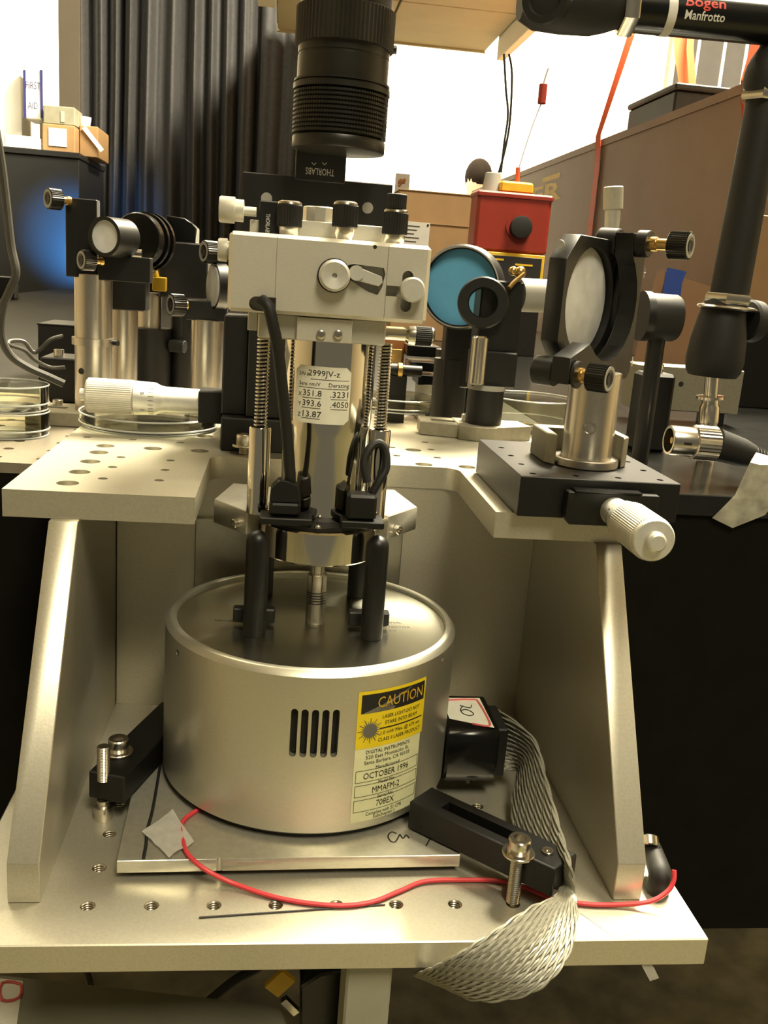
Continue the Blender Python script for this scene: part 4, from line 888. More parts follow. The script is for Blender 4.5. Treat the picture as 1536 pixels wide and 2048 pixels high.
b = B().prism([(-19, -12), (-8, -17), (6, -17), (18, -9), (34, -2), (30, 22), (-19, 22)], SZ+0.1, SZ+10, (xp, y9+4, 0), X, Y, Z, 0.5); part('fork', b, M_clamp, fkl)
t = thing('slotted_clamp', 'aluminium slotted clamp lying on the shelf left of the stout black post', 'clamp', (180, 320, SZ))
a_ = on(838, 866, SZ+1); cxx = a_.x
b = B().prism([(0, 0), (34, -8), (40, 4), (40, 22), (2, 26)], SZ+0.1, SZ+9.5, (cxx, a_.y-1, 0), X, Y, Z, 0.5); c = B().prism([(9, 6), (29, 2), (31, 10), (9, 15)], SZ-2, SZ+14, (cxx, a_.y-1, 0), X, Y, Z); b.cut(c)
part('slotted_plate', b, M_clamp, t); part('clamp_screw', B().cyl((cxx+34, a_.y+9, SZ+9.5), (cxx+34, a_.y+9, SZ+15), 3.6, seg=16, ch=0.4), M_steel, t)
t = thing('post_holder', 'thick black post holder with silver cap screw on its foot, right of the sprung column', 'post holder', (175, 400, TZ))
ya = 400.0; k = mmpp(at(905, 760, ya)); xa = at(905, 760, ya).x
part('holder', B().cyl((xa, ya, TZ+0.2), (xa, ya, at(905, 700, ya).z), 38*k, seg=32), M_blk, t)
part('foot', B().box((at(858, 800, ya).x, ya-14, TZ+0.1), (xa+14, ya+14, TZ+12), 0.8), M_blk, t)
p = at(884, 782, ya-10); part('cap_screw', B().cyl((p.x, ya-8, TZ+12), (p.x, ya-8, TZ+18), 8*k, seg=16, ch=0.4), M_knob, t)
part('holder_knob', B().ring(at(940, 815, ya-16), at(925, 818, ya-34), [(0, 0), (0, 7.5), (9, 7.5), (9, 5), (8, 3.5), (8, 0)], 24), M_blkm, t)
part('holder_lug', B().box((at(925, 790, ya).x, ya-12, TZ+12), (at(945, 790, ya).x, ya+2, at(930, 765, ya).z), 1.4), M_blk, t)
t = thing('optic_block', 'black stepped block with bright edges seen between microscope head and blue mirror', 'block', (150, 450, TZ))
yb = 450.0
for i, (x0, y0_, x1, y1_) in enumerate(((815, 690, 880, 716), (820, 722, 872, 744), (835, 748, 868, 770))):
    a_, b_ = at(x0, y0_, yb), at(x1, y1_, yb); part('step', B().box((a_.x, yb-i*3, b_.z), (b_.x, yb+30, a_.z), 0.5), M_blkg, t)
a_, b_ = at(838, 770, yb+6), at(872, 800, yb+6); part('foot', B().box((a_.x, yb+2, TZ+0.1), (b_.x, yb+28, a_.z+2), 0.5), M_alu, t)
t = thing('amber_filter', 'amber brown translucent block beside the right sprung column', 'filter', (125, 470, TZ))
a_, b_ = at(774, 654, 470), at(806, 738, 470); part('block', B().box((a_.x, 470, b_.z), (b_.x, 485, a_.z), 0.8), M_cuporange, t)
part('frame', B().box((a_.x+3, 468, b_.z+5), (b_.x-2, 470.2, a_.z-18), 0.4), M_brass, t); part('stand', B().box((a_.x+2, 474, TZ+0.1), (b_.x-2, 482, b_.z), 0.4), M_blk, t)
t = thing('thumb_bolt', 'small black bolt with brass collar low behind the right coil spring', 'bolt', (125, 430, TZ))
p = at(790, 740, 430); part('bolt_head', B().cyl(p-X*9, p+X*2, 5.5, seg=20, ch=0.6), M_blk, t); part('bolt_collar', B().cyl(p+X*2, p+X*6, 6.2, seg=20, ch=0.4), M_brass, t); part('bolt_body', B().cyl(p+X*6, p+X*22, 4.6, seg=20), M_blk, t); part('bolt_stand', B().box((p.x-4, 426, TZ+0.1), (p.x+10, 434, p.z-4.5)), M_blk, t)
# micrometer behind the big mirror
t = thing('vertical_micrometer', 'upright pale micrometer standing behind the large mirror mount', 'micrometer', (270, 420, TZ))
yc = 420.0; k = mmpp(at(1225, 420, yc)); a_ = at(1227, 373, yc); b_ = at(1222, 470, yc)
part('thimble', B().knurl(at(1226, 420, yc), a_, 19.5*k, 40, 0.2), M_knob, t); part('sleeve', B().cyl(b_, at(1226, 420, yc), 14*k, 16*k, seg=28), M_mic, t)
part('sleeve_bracket', B().box((b_.x-8, yc-8, TZ+0.1), (b_.x+8, yc+10, b_.z-0.1), 0.8), M_blk, t)
t = thing('lens_tube', 'short black lens tube facing right behind the large mirror mount', 'lens tube', (290, 300, TZ))
yd = 300.0; c_ = at(1325, 635, yd); k = mmpp(c_); 
part('tube', B().ring(c_-X*14, c_+X*9, [(0, 0), (0, 46*k), (22, 46*k), (24, 43*k), (24, 0)], 36), M_blkm, t)
part('tube_ring', B().ring(c_-X*16, c_+X*9, [(0, 0), (0, 49*k), (5, 49*k), (5, 0)], 36), M_blk, t)
part('tube_post', B().cyl((c_.x-2, yd, TZ+0.2), (c_.x-2, yd, c_.z-46*k+1), 6, seg=18), M_blk, t)
t = thing('post_holder', 'black post holder with silver top between the mirror mount and the jointed arm', 'post holder', (295, 350, TZ))
ye = 350.0; k = mmpp(at(1315, 800, ye)); xe = at(1315, 800, ye).x
part('holder', B().box((at(1283, 800, ye).x, ye, TZ+0.1), (at(1347, 800, ye).x, ye+24, at(1315, 748, ye).z), 2.2), M_blk, t)
part('pin', B().ring((xe+1, ye+12, at(1315, 748, ye).z), (xe+1, ye+12, 900), [(0, 0), (0, 4.6), (3, 4.6), (3.5, 5.2), (6, 5.0), (8, 3.4), (8.4, 0)], 20), M_steel, t)
t = thing('aluminium_rail', 'long dull aluminium bar lying behind the jointed arm on the right', 'rail', (340, 520, TZ))
yf = 520.0; a_, b_ = at(1275, 728, yf), at(1480, 800, yf)
part('bar', B().box((a_.x, yf, TZ+12), (b_.x, yf+30, a_.z), 0.8), M_clamp, t)
q = B(); p = at(1362, 768, yf); q.cyl((p.x, yf-0.4, p.z), (p.x, yf+3, p.z), 2.4, seg=14); part('bar_hole', q, M_ink, t)
for xx in (a_.x+20, b_.x-20): part('bar_foot', B().box((xx-8, yf+2, TZ+0.1), (xx+8, yf+28, TZ+12)), M_blk, t)
# ================================================================== JOINTED ARM
ja = thing('articulated_arm', 'black jointed support arm with hexagonal collars and printed maker name', 'arm', (386, 317, TZ))
yj = 317.0
s0, s1 = on(1410, 927, TZ+0.1), None; s0 = V((386, yj, TZ+0.1))
P = lambda x, y, d=0: at(x, y, yj+d)
part('spigot', B().ring(P(1412, 905), P(1424, 752), [(-9, 0), (-9, 6.6), (22, 6.6), (22.5, 7.2), (34, 7.2), (36, 6.0), (40, 6.0), (40, 10), (42, 10), (42, 5.0), (58, 5.0), (58, 0)], 24), M_steel, ja)
part('lower_joint', B().ring(P(1424, 752), P(1452, 590), [(0, 0), (0, 17), (4, 19.5), (12, 20.5), (26, 19.5), (40, 17), (52, 14.5), (55, 13), (55, 0)], 30), M_blkm, ja)
part('joint_cap', B().cyl(P(1490, 640, 4), P(1512, 644, 8), 15, seg=28, ch=1.5), M_blkm, ja)
ax_ = (P(1530, 180)-P(1455, 590)).normalized()
hx = P(1455, 608); part('hex_collar', B().hexa(hx, hx+ax_*7, 17.5), M_steel, ja); part('wing_washer', B().ring(hx-ax_*4, hx, [(0, 19), (1.2, 21), (2.4, 20), (4, 12)], 30), M_steel, ja)
part('lower_tube', B().cyl(hx+ax_*7, P(1530, 200), 13.5, 12.4, seg=32), M_blkm, ja)
hx2 = P(1527, 205); part('hex_collar', B().hexa(hx2, hx2+ax_*7, 16.5), M_steel, ja)
el = P(1562, 110, 4)
part('elbow_joint', B().tube([hx2+ax_*7, hx2+ax_*18, el, el+V((4, 0, 18)), P(1560, 55, 2)], lambda t: 15.5, 22, 5), M_blkm, ja)
ax2 = (P(1250, 22)-P(1540, 48)).normalized()
t0, t1 = P(1540, 47), P(1268, 21)
part('upper_tube', B().cyl(t0, t1, 13.4, seg=40), M_blkg, ja)
w0 = P(1331, 27); part('white_ring', B().cyl(w0-ax2*3, w0+ax2*3, 13.7, seg=40), M_white, ja)
h0 = P(1262, 20); part('hex_collar', B().hexa(h0-ax2*2, h0+ax2*8, 16.5), M_steel, ja)
h1 = h0+ax2*8
part('upper_joint', B().ring(h1, h1+ax2, [(0, 0), (0, 12), (8, 15), (18, 17.5), (38, 18), (56, 17), (66, 12), (66, 0)], 30), M_blkm, ja)
jc = P(1092, 8, -8); part('joint_cap', B().ring(jc+V((0, -9, 0)), jc+V((-9, -22, -1)), [(0, 0), (0, 15), (8, 16), (10, 15), (10, 11), (8, 10), (8, 0)], 28), M_blkm, ja)
tcv = (CAM-w0).normalized(); axr = -ax2; nrm = (tcv-axr*tcv.dot(axr)).normalized(); tan = nrm.cross(axr)*-1
if tan.z < 0: tan = -tan
def tubetext(off, up): 
    def f(x, y):
        a = (up+y)/13.5; return w0+axr*(off+x)+nrm*(13.65*math.cos(a))+tan*(13.65*math.sin(a))
    return f
q = B().text('Manfrotto', 7.6, tubetext(8, 0.3), 'LEFT', 0.12, 27); part('lettering', q, M_ltext, ja)
q = B().text('Bogen', 9.5, tubetext(7.5, 8.6), 'LEFT', 0.15, 27); part('lettering', q, M_rtext, ja, 'red printed word')
# ================================================================== BNC CABLE AND TAPE ON THE RIGHT
t = thing('coaxial_cable', 'coaxial cable with silver bayonet connector and long black boot on the black table top', 'cable', (340, 250, TZ))
yk_ = 236.0; a_, b_, d_ = at(1337, 880, yk_), at(1428, 888, yk_), at(1545, 925, yk_); k = mmpp(b_); rr = 33*k
ax3 = (b_-a_).normalized()
part('bayonet_shell', B().ring(a_, b_, [(0, rr*0.72), (0, rr*0.86), (1, rr*0.9), (16, rr*0.9), (16, rr*0.72)], 32, True), M_steel, t)
part('centre_pin', B().cyl(a_+ax3*2, a_+ax3*16, rr*0.2, seg=12), M_brass, t)
part('knurled_nut', B().knurl(a_+ax3*16, b_+ax3*1, rr*1.06, 30, 0.5), M_steel, t)
q = B().box((-2.6, -0.3, -0.9), (2.6, 0.4, 0.9), 0, Matrix((ax3, Y, Z)).transposed(), a_+ax3*9-Y*rr*0.9); part('bayonet_slot', q, M_ink, t)
b2 = b_+ax3; L3 = (d_-b2).length; ax4 = (d_-b2).normalized()
pr = [(0, 0), (0, rr*0.98), (L3*0.45, rr*0.86), (L3*0.6, rr*0.72)]
for i in range(5): pr += [(L3*(0.62+0.06*i), rr*(0.70-0.03*i)), (L3*(0.635+0.06*i), rr*(0.6-0.03*i)), (L3*(0.66+0.06*i), rr*(0.6-0.03*i)), (L3*(0.67+0.06*i), rr*(0.69-0.03*i))]
pr += [(L3, rr*0.5), (L3, 0)]
part('boot', B().ring(b2, d_, pr, 28), M_blkm, t)
part('cable', B().tube([d_-ax4*2, d_+ax4*40+Z*-1, d_+ax4*120-Z*8], rr*0.42, 12, 5), M_blkm, t)
solo('tape_strip', B().sheet([[at(1512, 905, 222), at(1530, 910, 220), at(1550, 916, 218)], [at(1500, 925, 196), at(1520, 930, 195.4), at(1548, 930, 195.4)], [at(1470, 990, 195.2), at(1500, 1005, 195.2), at(1545, 1010, 195.2)], [at(1424, 1036, 195), at(1465, 1056, 195), at(1530, 1030, 195)]], 0.15), mat('dusty_clear_tape', (0.50, 0.48, 0.38), 0.45, 0.0, 0.3, 120, alpha=0.55), 'strip of dusty clear tape hanging over the right edge of the table', 'tape')
# ================================================================== ROOM BEHIND
# brown enclosure panel on the right (runs away from us)
XP = 760.0
pa, pb_ = atx(1536, 160, XP), atx(1010, 352, XP); zt = (pa.z+pb_.z)/2
t = thing('brown_carton', 'very long brown panelled enclosure with yellow stencilled lettering on the right', 'enclosure', (XP+150, 1500, TZ))
part('side_panel', B().box((XP, 420, TZ+0.4), (XP+12, 3300, zt)), M_brown, t); part('top_panel', B().box((XP+12.2, 420, zt-12), (XP+500, 3300, zt)), M_brown, t)
part('end_panel', B().box((XP+12.2, 3288, TZ+0.4), (XP+500, 3300, zt-12.2)), M_brown, t); part('edge_strip', B().box((XP-2, 420, zt-14), (XP-0.2, 3300, zt+1)), M_brown, t)
la, lb_ = atx(1062, 385, XP), atx(1124, 365, XP)
cy_ = atx(1092, 385, XP); hgt = abs(atx(1120, 350, XP).z-atx(1120, 390, XP).z)
wdt = abs(atx(995, 400, XP).y-atx(1122, 370, XP).y)
q = B().text('LASER', hgt*1.25, lambda x, y: V((XP-0.6, (atx(995, 400, XP).y+atx(1122, 370, XP).y)/2-x, cy_.z-hgt*0.1+y)), width=wdt, bold=hgt*0.03)
part('stencil_lettering', q, M_ytext, t, 'yellow stencilled word LASER')
q = B().quad(lambda a, b_: V((XP-0.6, a, b_)), atx(1085, 362, XP).y, atx(1085, 366, XP).z, atx(1120, 352, XP).y, atx(1120, 345, XP).z)
part('stencil_bar', q, M_ytext, t)
# lower carton below it
t = thing('cardboard_sheet', 'lower brown cardboard sheet leaning behind the mirror mount and jointed arm', 'sheet', (700, 900, TZ))
e0, e1 = at(1358, 556, 950), at(1450, 582, 950)
part('sheet', B().prism([(at(1290, 540, 950).x, TZ+0.5), (e0.x-30, e0.z+9), (e1.x, e1.z), (at(1540, 605, 950).x, at(1540, 605, 950).z), (at(1540, 605, 950).x, TZ+0.5)], 0, 6, (0, 950, 0), X, Z, Y), M_brown, t)
t0 = at(1345, 545, 948); 
solo('blue_tape', B().sheet([[at(1334, 535, 946), at(1373, 543, 946)], [at(1330, 560, 946), at(1364, 566, 946)], [at(1322, 600, 946), at(1360, 602, 946)]], 0.3), M_bluet, 'folded strip of blue masking tape stuck on the brown cardboard', 'tape')
t = thing('white_side_panel', 'pale upright panel at the right edge behind the jointed arm', 'panel', (600, 700, TZ))
a_, b_ = at(1492, 540, 700), at(1560, 660, 700)
part('panel', B().box((a_.x, 700, b_.z), (a_.x+90, 712, a_.z+60), 1), M_card, t); part('panel_foot', B().box((a_.x, 690, TZ+0.1), (a_.x+90, 722, b_.z), 1), M_blk, t)
# straps
def strap(name, pts, w, th, label, flat=None):
    n_ = len(pts); rows = []
    pts = [V(p) for p in pts]
    for i, p in enumerate(pts):
        tg = pts[min(i+1, n_-1)]-pts[max(i-1, 0)]; vd = (CAM-p).normalized(); s = tg.cross(vd).normalized() if flat is None or i < 2 else flat; k_ = 1.0 if flat is None or i < 2 else 2.4; rows.append([p-s*w*k_/2, p+s*w*k_/2])
    return solo(name, B().sheet(rows, th), M_orange, label, 'strap', 'orange straps at upper right')
T1 = atx(1201, 275, XP); q1 = atx(1176, 490, XP-5); q0 = at(1290, -30, T1.y+40)
w_ = 13*mmpp(T1)
strap('orange_strap', [q0, at(1262, 70, T1.y+30), T1+V((-6, 0, 4)), atx(1194, 330, XP-5), q1, V((q1.x, q1.y-20, TZ+2))], w_, 1.0, 'thin orange strap slanting down over the brown enclosure to the large mirror', Y)
T2 = atx(1512, 172, XP); w2 = 26*mmpp(T2)
strap('orange_strap', [at(1545, -20, T2.y+10), T2+V((-16, 0, 6)), atx(1496, 250, XP-5), atx(1478, 360, XP-5), V((XP-5, atx(1478, 360, XP-5).y+10, TZ+2))], w2*0.85, 1.0, 'orange strap going down behind the upright tube of the jointed arm', Y)
T3 = 3000.0; w3 = 24*mmpp(at(1370, 130, T3))
q3 = at(1360, 60, T3)
strap('orange_strap', [V((q3.x-10, T3, 2399)), q3, at(1362, 110, T3), at(1368, 150, T3), at(1374, 186, T3)], w3, 4.0, 'wide orange strap hanging in front of the dark grey partition')
q3 = at(1382, 60, T3-60)
strap('orange_strap', [V((q3.x, T3-60, 2399)), q3, at(1380, 100, T3-60), at(1383, 140, T3-60), at(1386, 184, T3-60)], w3*0.55, 4.0, 'folded edge of orange strap beside the wide one near the partition')
# dark partition upper right with white seams
t = thing('grey_partition', 'dark grey partition of four panels with pale seams at upper right', 'partition', (1700, 3700, FZ))
yp = 3700.0; xs_ = [1348, 1392, 1444, 1488, 1560]; ztop = at(1450, -60, yp).z
for i in range(4):
    a_, b_ = at(xs_[i], 130, yp), at(xs_[i+1], 130, yp)
    part('partition_panel', B().box((a_.x+6, yp, FZ), (b_.x-6, yp+30, ztop)), M_dim, t)
    if i: part('seam', B().box((a_.x-5.5, yp-6, FZ), (a_.x+5.5, yp+20, ztop)), M_white, t)
e_ = at(1340, 130, yp-40); part('end_post', B().box((e_.x-10, yp-60, FZ), (e_.x+14, yp-20, ztop)), M_grey, t)
t = thing('black_case', 'low black case on top of the brown enclosure at upper right', 'case', (XP+200, 2500, zt))
yq = atx(1346, 222, XP+30).y; b_ = at(1500, 180, yq)
part('case', B().box((XP+30, yq, zt+0.2), (XP+480, yq+250, b_.z-12), 4), M_matt, t); part('case_lid', B().box((XP+27, yq-4, b_.z-11.8), (XP+483, yq+254, b_.z), 3), M_matt, t)
# red laser box
t = thing('red_box', 'red metal box with black knob and yellow-black panel right of the cardboard boxes', 'box', (400, 1250, TZ))
yr = 1250.0; a_, b_ = at(957, 384, yr), at(1093, 512, yr); zb = at(1020, 556, yr).z
part('case', B().box((a_.x, yr, b_.z), (b_.x, yr+60, a_.z), 5), M_redbox, t); part('lid', B().box((a_.x-1.5, yr-2, a_.z-7), (b_.x+1.5, yr+62, a_.z+4), 3), M_redbox, t)
kk = at(1040, 455, yr); r_ = 22*mmpp(kk); part('knob', B().knurl((kk.x, yr, kk.z), (kk.x, yr-13, kk.z), r_, 30, 0.6), M_blkm, t); part('knob_base', B().cyl((kk.x-4, yr, kk.z+1), (kk.x-4, yr-3, kk.z+1), r_*1.1, seg=30), M_redbox, t)
yl0, yl1 = at(992, 512, yr-2), at(1077, 556, yr-2)
fp_ = part('yellow_panel', B().box((a_.x+4, yr-2, zb-30), (b_.x-3, yr+58, b_.z), 1), M_yellow, t)
part('black_front', B().box((a_.x+8, yr-4, zb-26), (b_.x-8, yr-2, b_.z-5), 0.5), M_ink, fp_)
for i, (w__, dz) in enumerate(((22, 10), (30, 16))): 
    part('printed_line', B().box((a_.x+30+i*42, yr-4.6, b_.z-dz-3), (a_.x+30+i*42+w__, yr-4, b_.z-dz)), M_yellow, fp_)
part('base', B().box((a_.x+2, yr+2, TZ+0.1), (b_.x-2, yr+58, zb-30), 1), M_blk, t)
ty0 = at(1000, 375, yr+40); part('yellow_cap', B().box((at(993, 375, yr+40).x, yr+8, a_.z+4), (at(1058, 375, yr+40).x, yr+50, at(1020, 366, yr+40).z), 3), M_yellow, t)
g0_ = at(990, 360, yr+36); part('grey_plug', B().cyl((g0_.x-4, yr+36, a_.z+4), (g0_.x-4, yr+36, at(990, 346, yr+36).z), 17, 13, 20, 1.5), M_grey, t)
part('red_lead', B().tube([(at(1036, 370, yr+30).x, yr+30, a_.z+3), at(1036, 335, yr+30)], 4, 8, 2), M_orange, t)
hy = yr+36
for i, pts in enumerate(([(1008, 108), (1012, 180), (1016, 230), (1008, 290), (1002, 345)], [(1018, 108), (1024, 150), (1020, 240), (1010, 300), (996, 350)])):
    solo('hanging_wire', B().tube([at(x, y, hy+i*8) for x, y in pts], 1.9, 8, 6), M_blkm, ('left' if i == 0 else 'right')+' one of the two thin black wires hanging down to the red box', 'wire', 'hanging wires above the red box')
t = thing('red_pull_tag', 'small red tag with pull cord hanging in front of the bright wall', 'tag', at(1085, 205, hy))
part('tag', B().cyl(at(1083, 208, hy), at(1087, 168, hy), 8.5*mmpp(at(1085, 190, hy)), seg=16, ch=1), M_redbox, t); part('cord', B().tube([at(1082, 208, hy), at(1062, 260, hy), at(1038, 335, hy)], 1.0, 6, 6), M_grey, t); part('upper_cord', B().tube([at(1087, 168, hy), at(1092, 150, hy), at(1097, 136, hy)], 1.6, 6, 3), M_grey, t)
# cardboard boxes
def carton(name, px0, pyt, px1, pyb, y, d, zb, label, m=M_card):
    a_, b_ = at(px0, pyt, y), at(px1, pyb, y); t = thing(name, label, 'box', ((a_.x+b_.x)/2, y, zb))
    part('body', B().box((a_.x, y, zb), (b_.x, y+d, a_.z), 1), m, t)
    fw = (b_.x-a_.x)
    part('flap', B().box((a_.x-1, y-1.2, a_.z-0.33*(a_.z-zb)*0+0.2), (b_.x+1, y+d*0.5-1, a_.z+2.4), 0.3), m, t)
    part('flap', B().box((a_.x-1, y+d*0.5, a_.z+0.2), (b_.x+1, y+d+1, a_.z+2.2), 0.3), m, t)
    return t, a_, b_
t, a_, b_ = carton('cardboard_box', 800, 380, 938, 572, 1500, 260, TZ, 'large brown cardboard box right of the microscope head')
part('tape_seam', B().box((a_.x+2, 1498.6, at(860, 448, 1500).z), (b_.x-2, 1499.8, at(860, 446, 1500).z)), mat('cardboard_fold', (0.34, 0.21, 0.10), 0.8, 0.0, 0.1, 20), t)
t = thing('shipping_label', 'white printed shipping sheet on the cardboard box by the microscope head', 'label', at(828, 450, 1490))
p0, p1 = at(794, 441, 1490), at(856, 500, 1490); part('paper', B().box((p0.x, 1490, p1.z), (p1.x, 1492, p0.z), 0.2), mat('grey_paper', (0.52, 0.50, 0.45), 0.6, 0.0, 0.05, 60), t)
q = B()
for i in range(6): q.box((p0.x+16, 1489.4, p0.z-8-i*7), (p0.x+44-(i % 3)*5, 1489.9, p0.z-6.8-i*7))
q.cyl((p1.x-4, 1489.9, p0.z-4), (p1.x-4, 1489.3, p0.z-4), 2.2, seg=12); part('print', q, M_ink, t)
t = thing('wall_picture', 'small pale print with reddish pattern behind the cardboard box', 'picture', at(805, 370, 1800))
a_, b_ = at(792, 346, 1800), at(818, 380, 1800); part('board', B().box((a_.x, 1800, TZ+0.1), (b_.x, 1806, a_.z), 0.4), M_white, t)
q = B(); cpt = at(803, 364, 1799); 
for i in range(7): q.cyl((cpt.x+random.uniform(-8, 8), 1799.8, cpt.z+random.uniform(-9, 9)), (cpt.x, 1799.4, cpt.z), 3.2, seg=8)
part('print', q, mat('rust_print', (0.45, 0.2, 0.08), 0.6, 0.0, 0.3, 30), t)
# ---------------------------------------------------------------- person
yp = 5400.0; hd_ = at(957, 358, yp); kq = mmpp(hd_)
t = thing('person', 'dark-haired person in black jacket over pale shirt, standing far off with back turned', 'person', (hd_.x, yp, FZ))
H = hd_.z
def skin_mesh(verts, edges, radii, lv=2):
    me = bpy.data.meshes.new('sk'); me.from_pydata([V(v) for v in verts], edges, []); o = bpy.data.objects.new('sk', me); COL.objects.link(o)
    md_ = o.modifiers.new('s', 'SKIN'); 
    for i, r in enumerate(radii): me.skin_vertices[0].data[i].radius = (r, r) if not isinstance(r, tuple) else r
    me.skin_vertices[0].data[0].use_root = True
    sd = o.modifiers.new('d', 'SUBSURF'); sd.levels = lv; sd.render_levels = lv
    bpy.context.view_layer.update()
    out = bpy.data.meshes.new_from_object(o.evaluated_get(bpy.context.evaluated_depsgraph_get()))
    b = B(); b.bm.from_mesh(out); bpy.data.objects.remove(o); bpy.data.meshes.remove(me); bpy.data.meshes.remove(out); return b
x0 = hd_.x; F0 = FZ
hh = H+105-FZ                     # standing height
def hp(dx, dy, f): return (x0+dx, yp+dy, FZ+hh*f)
vv_ = [hp(0, 0, .52), hp(0, 5, .60), hp(0, 10, .70), hp(0, 5, .80), hp(0, 0, .845), hp(0, -5, .88), hp(0, -5, .93), hp(0, -2, .97),
       hp(-95, 0, .50), hp(-100, -5, .28), hp(-100, 15, .05), hp(-105, -70, .02), hp(95, 0, .50), hp(100, -5, .28), hp(100, 15, .05), hp(105, -70, .02),
       hp(-170, 5, .80), hp(-215, 15, .64), hp(-200, -30, .50), hp(170, 5, .80), hp(215, 15, .64), hp(200, -30, .50)]
ed = [(0, 1), (1, 2), (2, 3), (3, 4), (4, 5), (5, 6), (6, 7), (0, 8), (8, 9), (9, 10), (10, 11), (0, 12), (12, 13), (13, 14), (14, 15), (3, 16), (16, 17), (17, 18), (3, 19), (19, 20), (20, 21)]
rd = [140, 130, 145, 130, 62, 62, 86, 78, 85, 58, 42, 36, 85, 58, 42, 36, 62, 46, 34, 62, 46, 34]
body = part('body', skin_mesh(vv_, ed, rd), M_skin, t)
part('hair', B().sphere((x0, yp+6, H+12), 1.0, (80, 94, 104), 20), M_hair, t)
jk = [hp(0, 0, .46), hp(0, 5, .60), hp(0, 10, .70), hp(0, 5, .805), hp(0, 0, .825), hp(-172, 5, .80), hp(-217, 15, .64), hp(-204, -25, .52), hp(172, 5, .80), hp(217, 15, .64), hp(204, -25, .52)]
part('jacket', skin_mesh(jk, [(0, 1), (1, 2), (2, 3), (3, 4), (3, 5), (5, 6), (6, 7), (3, 8), (8, 9), (9, 10)], [160, 150, 165, 150, 90, 80, 62, 50, 80, 62, 50]), M_cloth, t)
part('shirt_collar', B().ring((x0, yp, FZ+hh*.825), (x0, yp-4, FZ+hh*.87), [(0, 98), (30, 80), (46, 72), (46, 68), (0, 80)], 30), M_white, t)
part('trousers', skin_mesh([hp(0, 0, .50), hp(-95, 0, .49), hp(-100, -3, .28), hp(-100, 13, .06), hp(95, 0, .49), hp(100, -3, .28), hp(100, 13, .06)], [(0, 1), (1, 2), (2, 3), (0, 4), (4, 5), (5, 6)], [130, 98, 74, 60, 98, 74, 60]), M_cloth, t)
# ---------------------------------------------------------------- overhead canopy
yc0, yc1 = 1300.0, 3400.0
zc = at(875, 92, yc1).z
xl, xr = at(552, 95, yc1).x, at(972, 110, yc1).x
t = thing('overhead_canopy', 'pale overhead canopy with hanging edge rails seen from below at the top', 'canopy', ((xl+xr)/2, yc1, zc))
nx, ny = 2, 4
for i in range(nx):
    for j in range(ny):
        part('ceiling_panel', B().box((xl+(xr-xl)*i/nx+4, yc0+(yc1-yc0)*j/ny+4, zc), (xl+(xr-xl)*(i+1)/nx-4, yc0+(yc1-yc0)*(j+1)/ny-4, zc+20), 2), M_ceil, t)
part('backing_board', B().box((xl, yc0, zc+20.2), (xr, yc1, zc+40)), M_ceil, t)
part('front_trim', B().box((xl, yc1, zc-6), (xr, yc1+16, zc+60), 1), M_ceil, t)
part('edge_rail', B().box((xr+0.5, yc0, zc-70), (xr+28, yc1-200, zc+50), 2), M_wall, t); part('edge_rail', B().box((xl-60, yc0, zc-4), (xl-0.5, yc1-300, zc+50), 2), M_wall, t)
for x in (xl+30, xr-30):
    for y in (yc0+100, yc1-100): part('hanger_rod', B().cyl((x, y, zc+40), (x, y, 2400), 8, seg=10), M_steel, t)
# ---------------------------------------------------------------- curtain
YC = 3500.0
cx0, cx1 = at(158, 200, YC).x, at(640, 200, YC).x
rnd = random.Random(5)
N = 420; heights = [at(380, -70, YC).z, 900, 600, 250, -100, -400, -735]
phs = [rnd.uniform(0, 6.28) for _ in range(6)]
rows = []
for zi, zz in enumerate(heights):
    r = []
    for i in range(N+1):
        s = i/N; x = cx0+(cx1-cx0)*s + 6*math.sin(zi*0.9+s*9)
        ph = s*2*math.pi*12.5 + 1.6*math.sin(s*15+phs[0]) + 0.05*zi*math.sin(s*21)
        fold = math.sin(ph) + 0.35*math.sin(2.1*ph+phs[1]) + 0.2*math.sin(s*61+phs[2])
        amp = 34*(0.55+0.45*math.sin(s*11+phs[3])**2)*(1.0 if s < 0.74 else 0.38)
        r.append(V((x, YC+amp*fold, zz)))
    rows.append(r)
solo('curtain', B().sheet(rows, 2.0), M_curt, 'dark blackout curtain hanging in deep folds behind the left optics', 'curtain')
pz = at(118, 200, 3440)
struct('trim_1', B().box((pz.x, 3440, FZ), (at(160, 200, 3440).x, 3465, 2400), 2), mat('brown_grey_board', (0.06, 0.047, 0.03), 0.7, 0.0, 0.06, 12))
# ---------------------------------------------------------------- dark cabinet with things on top
YB = 2900.0
a_ = at(158, 306, YB); CZ = a_.z
t = thing('dark_cabinet', 'tall dark cabinet at far left with cluttered top', 'cabinet', (a_.x-400, YB, FZ))
part('carcass', B().box((a_.x-900, YB, FZ), (a_.x, YB+430, CZ-18), 2), M_cab, t); part('top_board', B().box((a_.x-905, YB-6, CZ-17.8), (a_.x+4, YB+436, CZ), 2), M_cab, t)
def onbox(name, px0, pyt, px1, pyb, y, d, m, label, cat, zb=None, extra=None):
    a, b_ = at(px0, pyt, y), at(px1, pyb, y); zb = CZ+0.3 if zb is None else zb
    t = thing(name, label, cat, ((a.x+b_.x)/2, y, zb)); part('body', B().box((a.x, y, zb), (b_.x, y+d, a.z), 3), m, t); return t, a, b_
t, a, b_ = onbox('cardboard_box', 84, 246, 150, 300, 2960, 150, M_card, 'small open cardboard box at the corner of the dark cabinet top', 'box')
part('white_label', B().box((at(97, 255, 2958).x, 2957, at(97, 291, 2958).z), (at(133, 255, 2958).x, 2959.5, at(97, 255, 2958).z)), M_white, t)
ctop = a.z
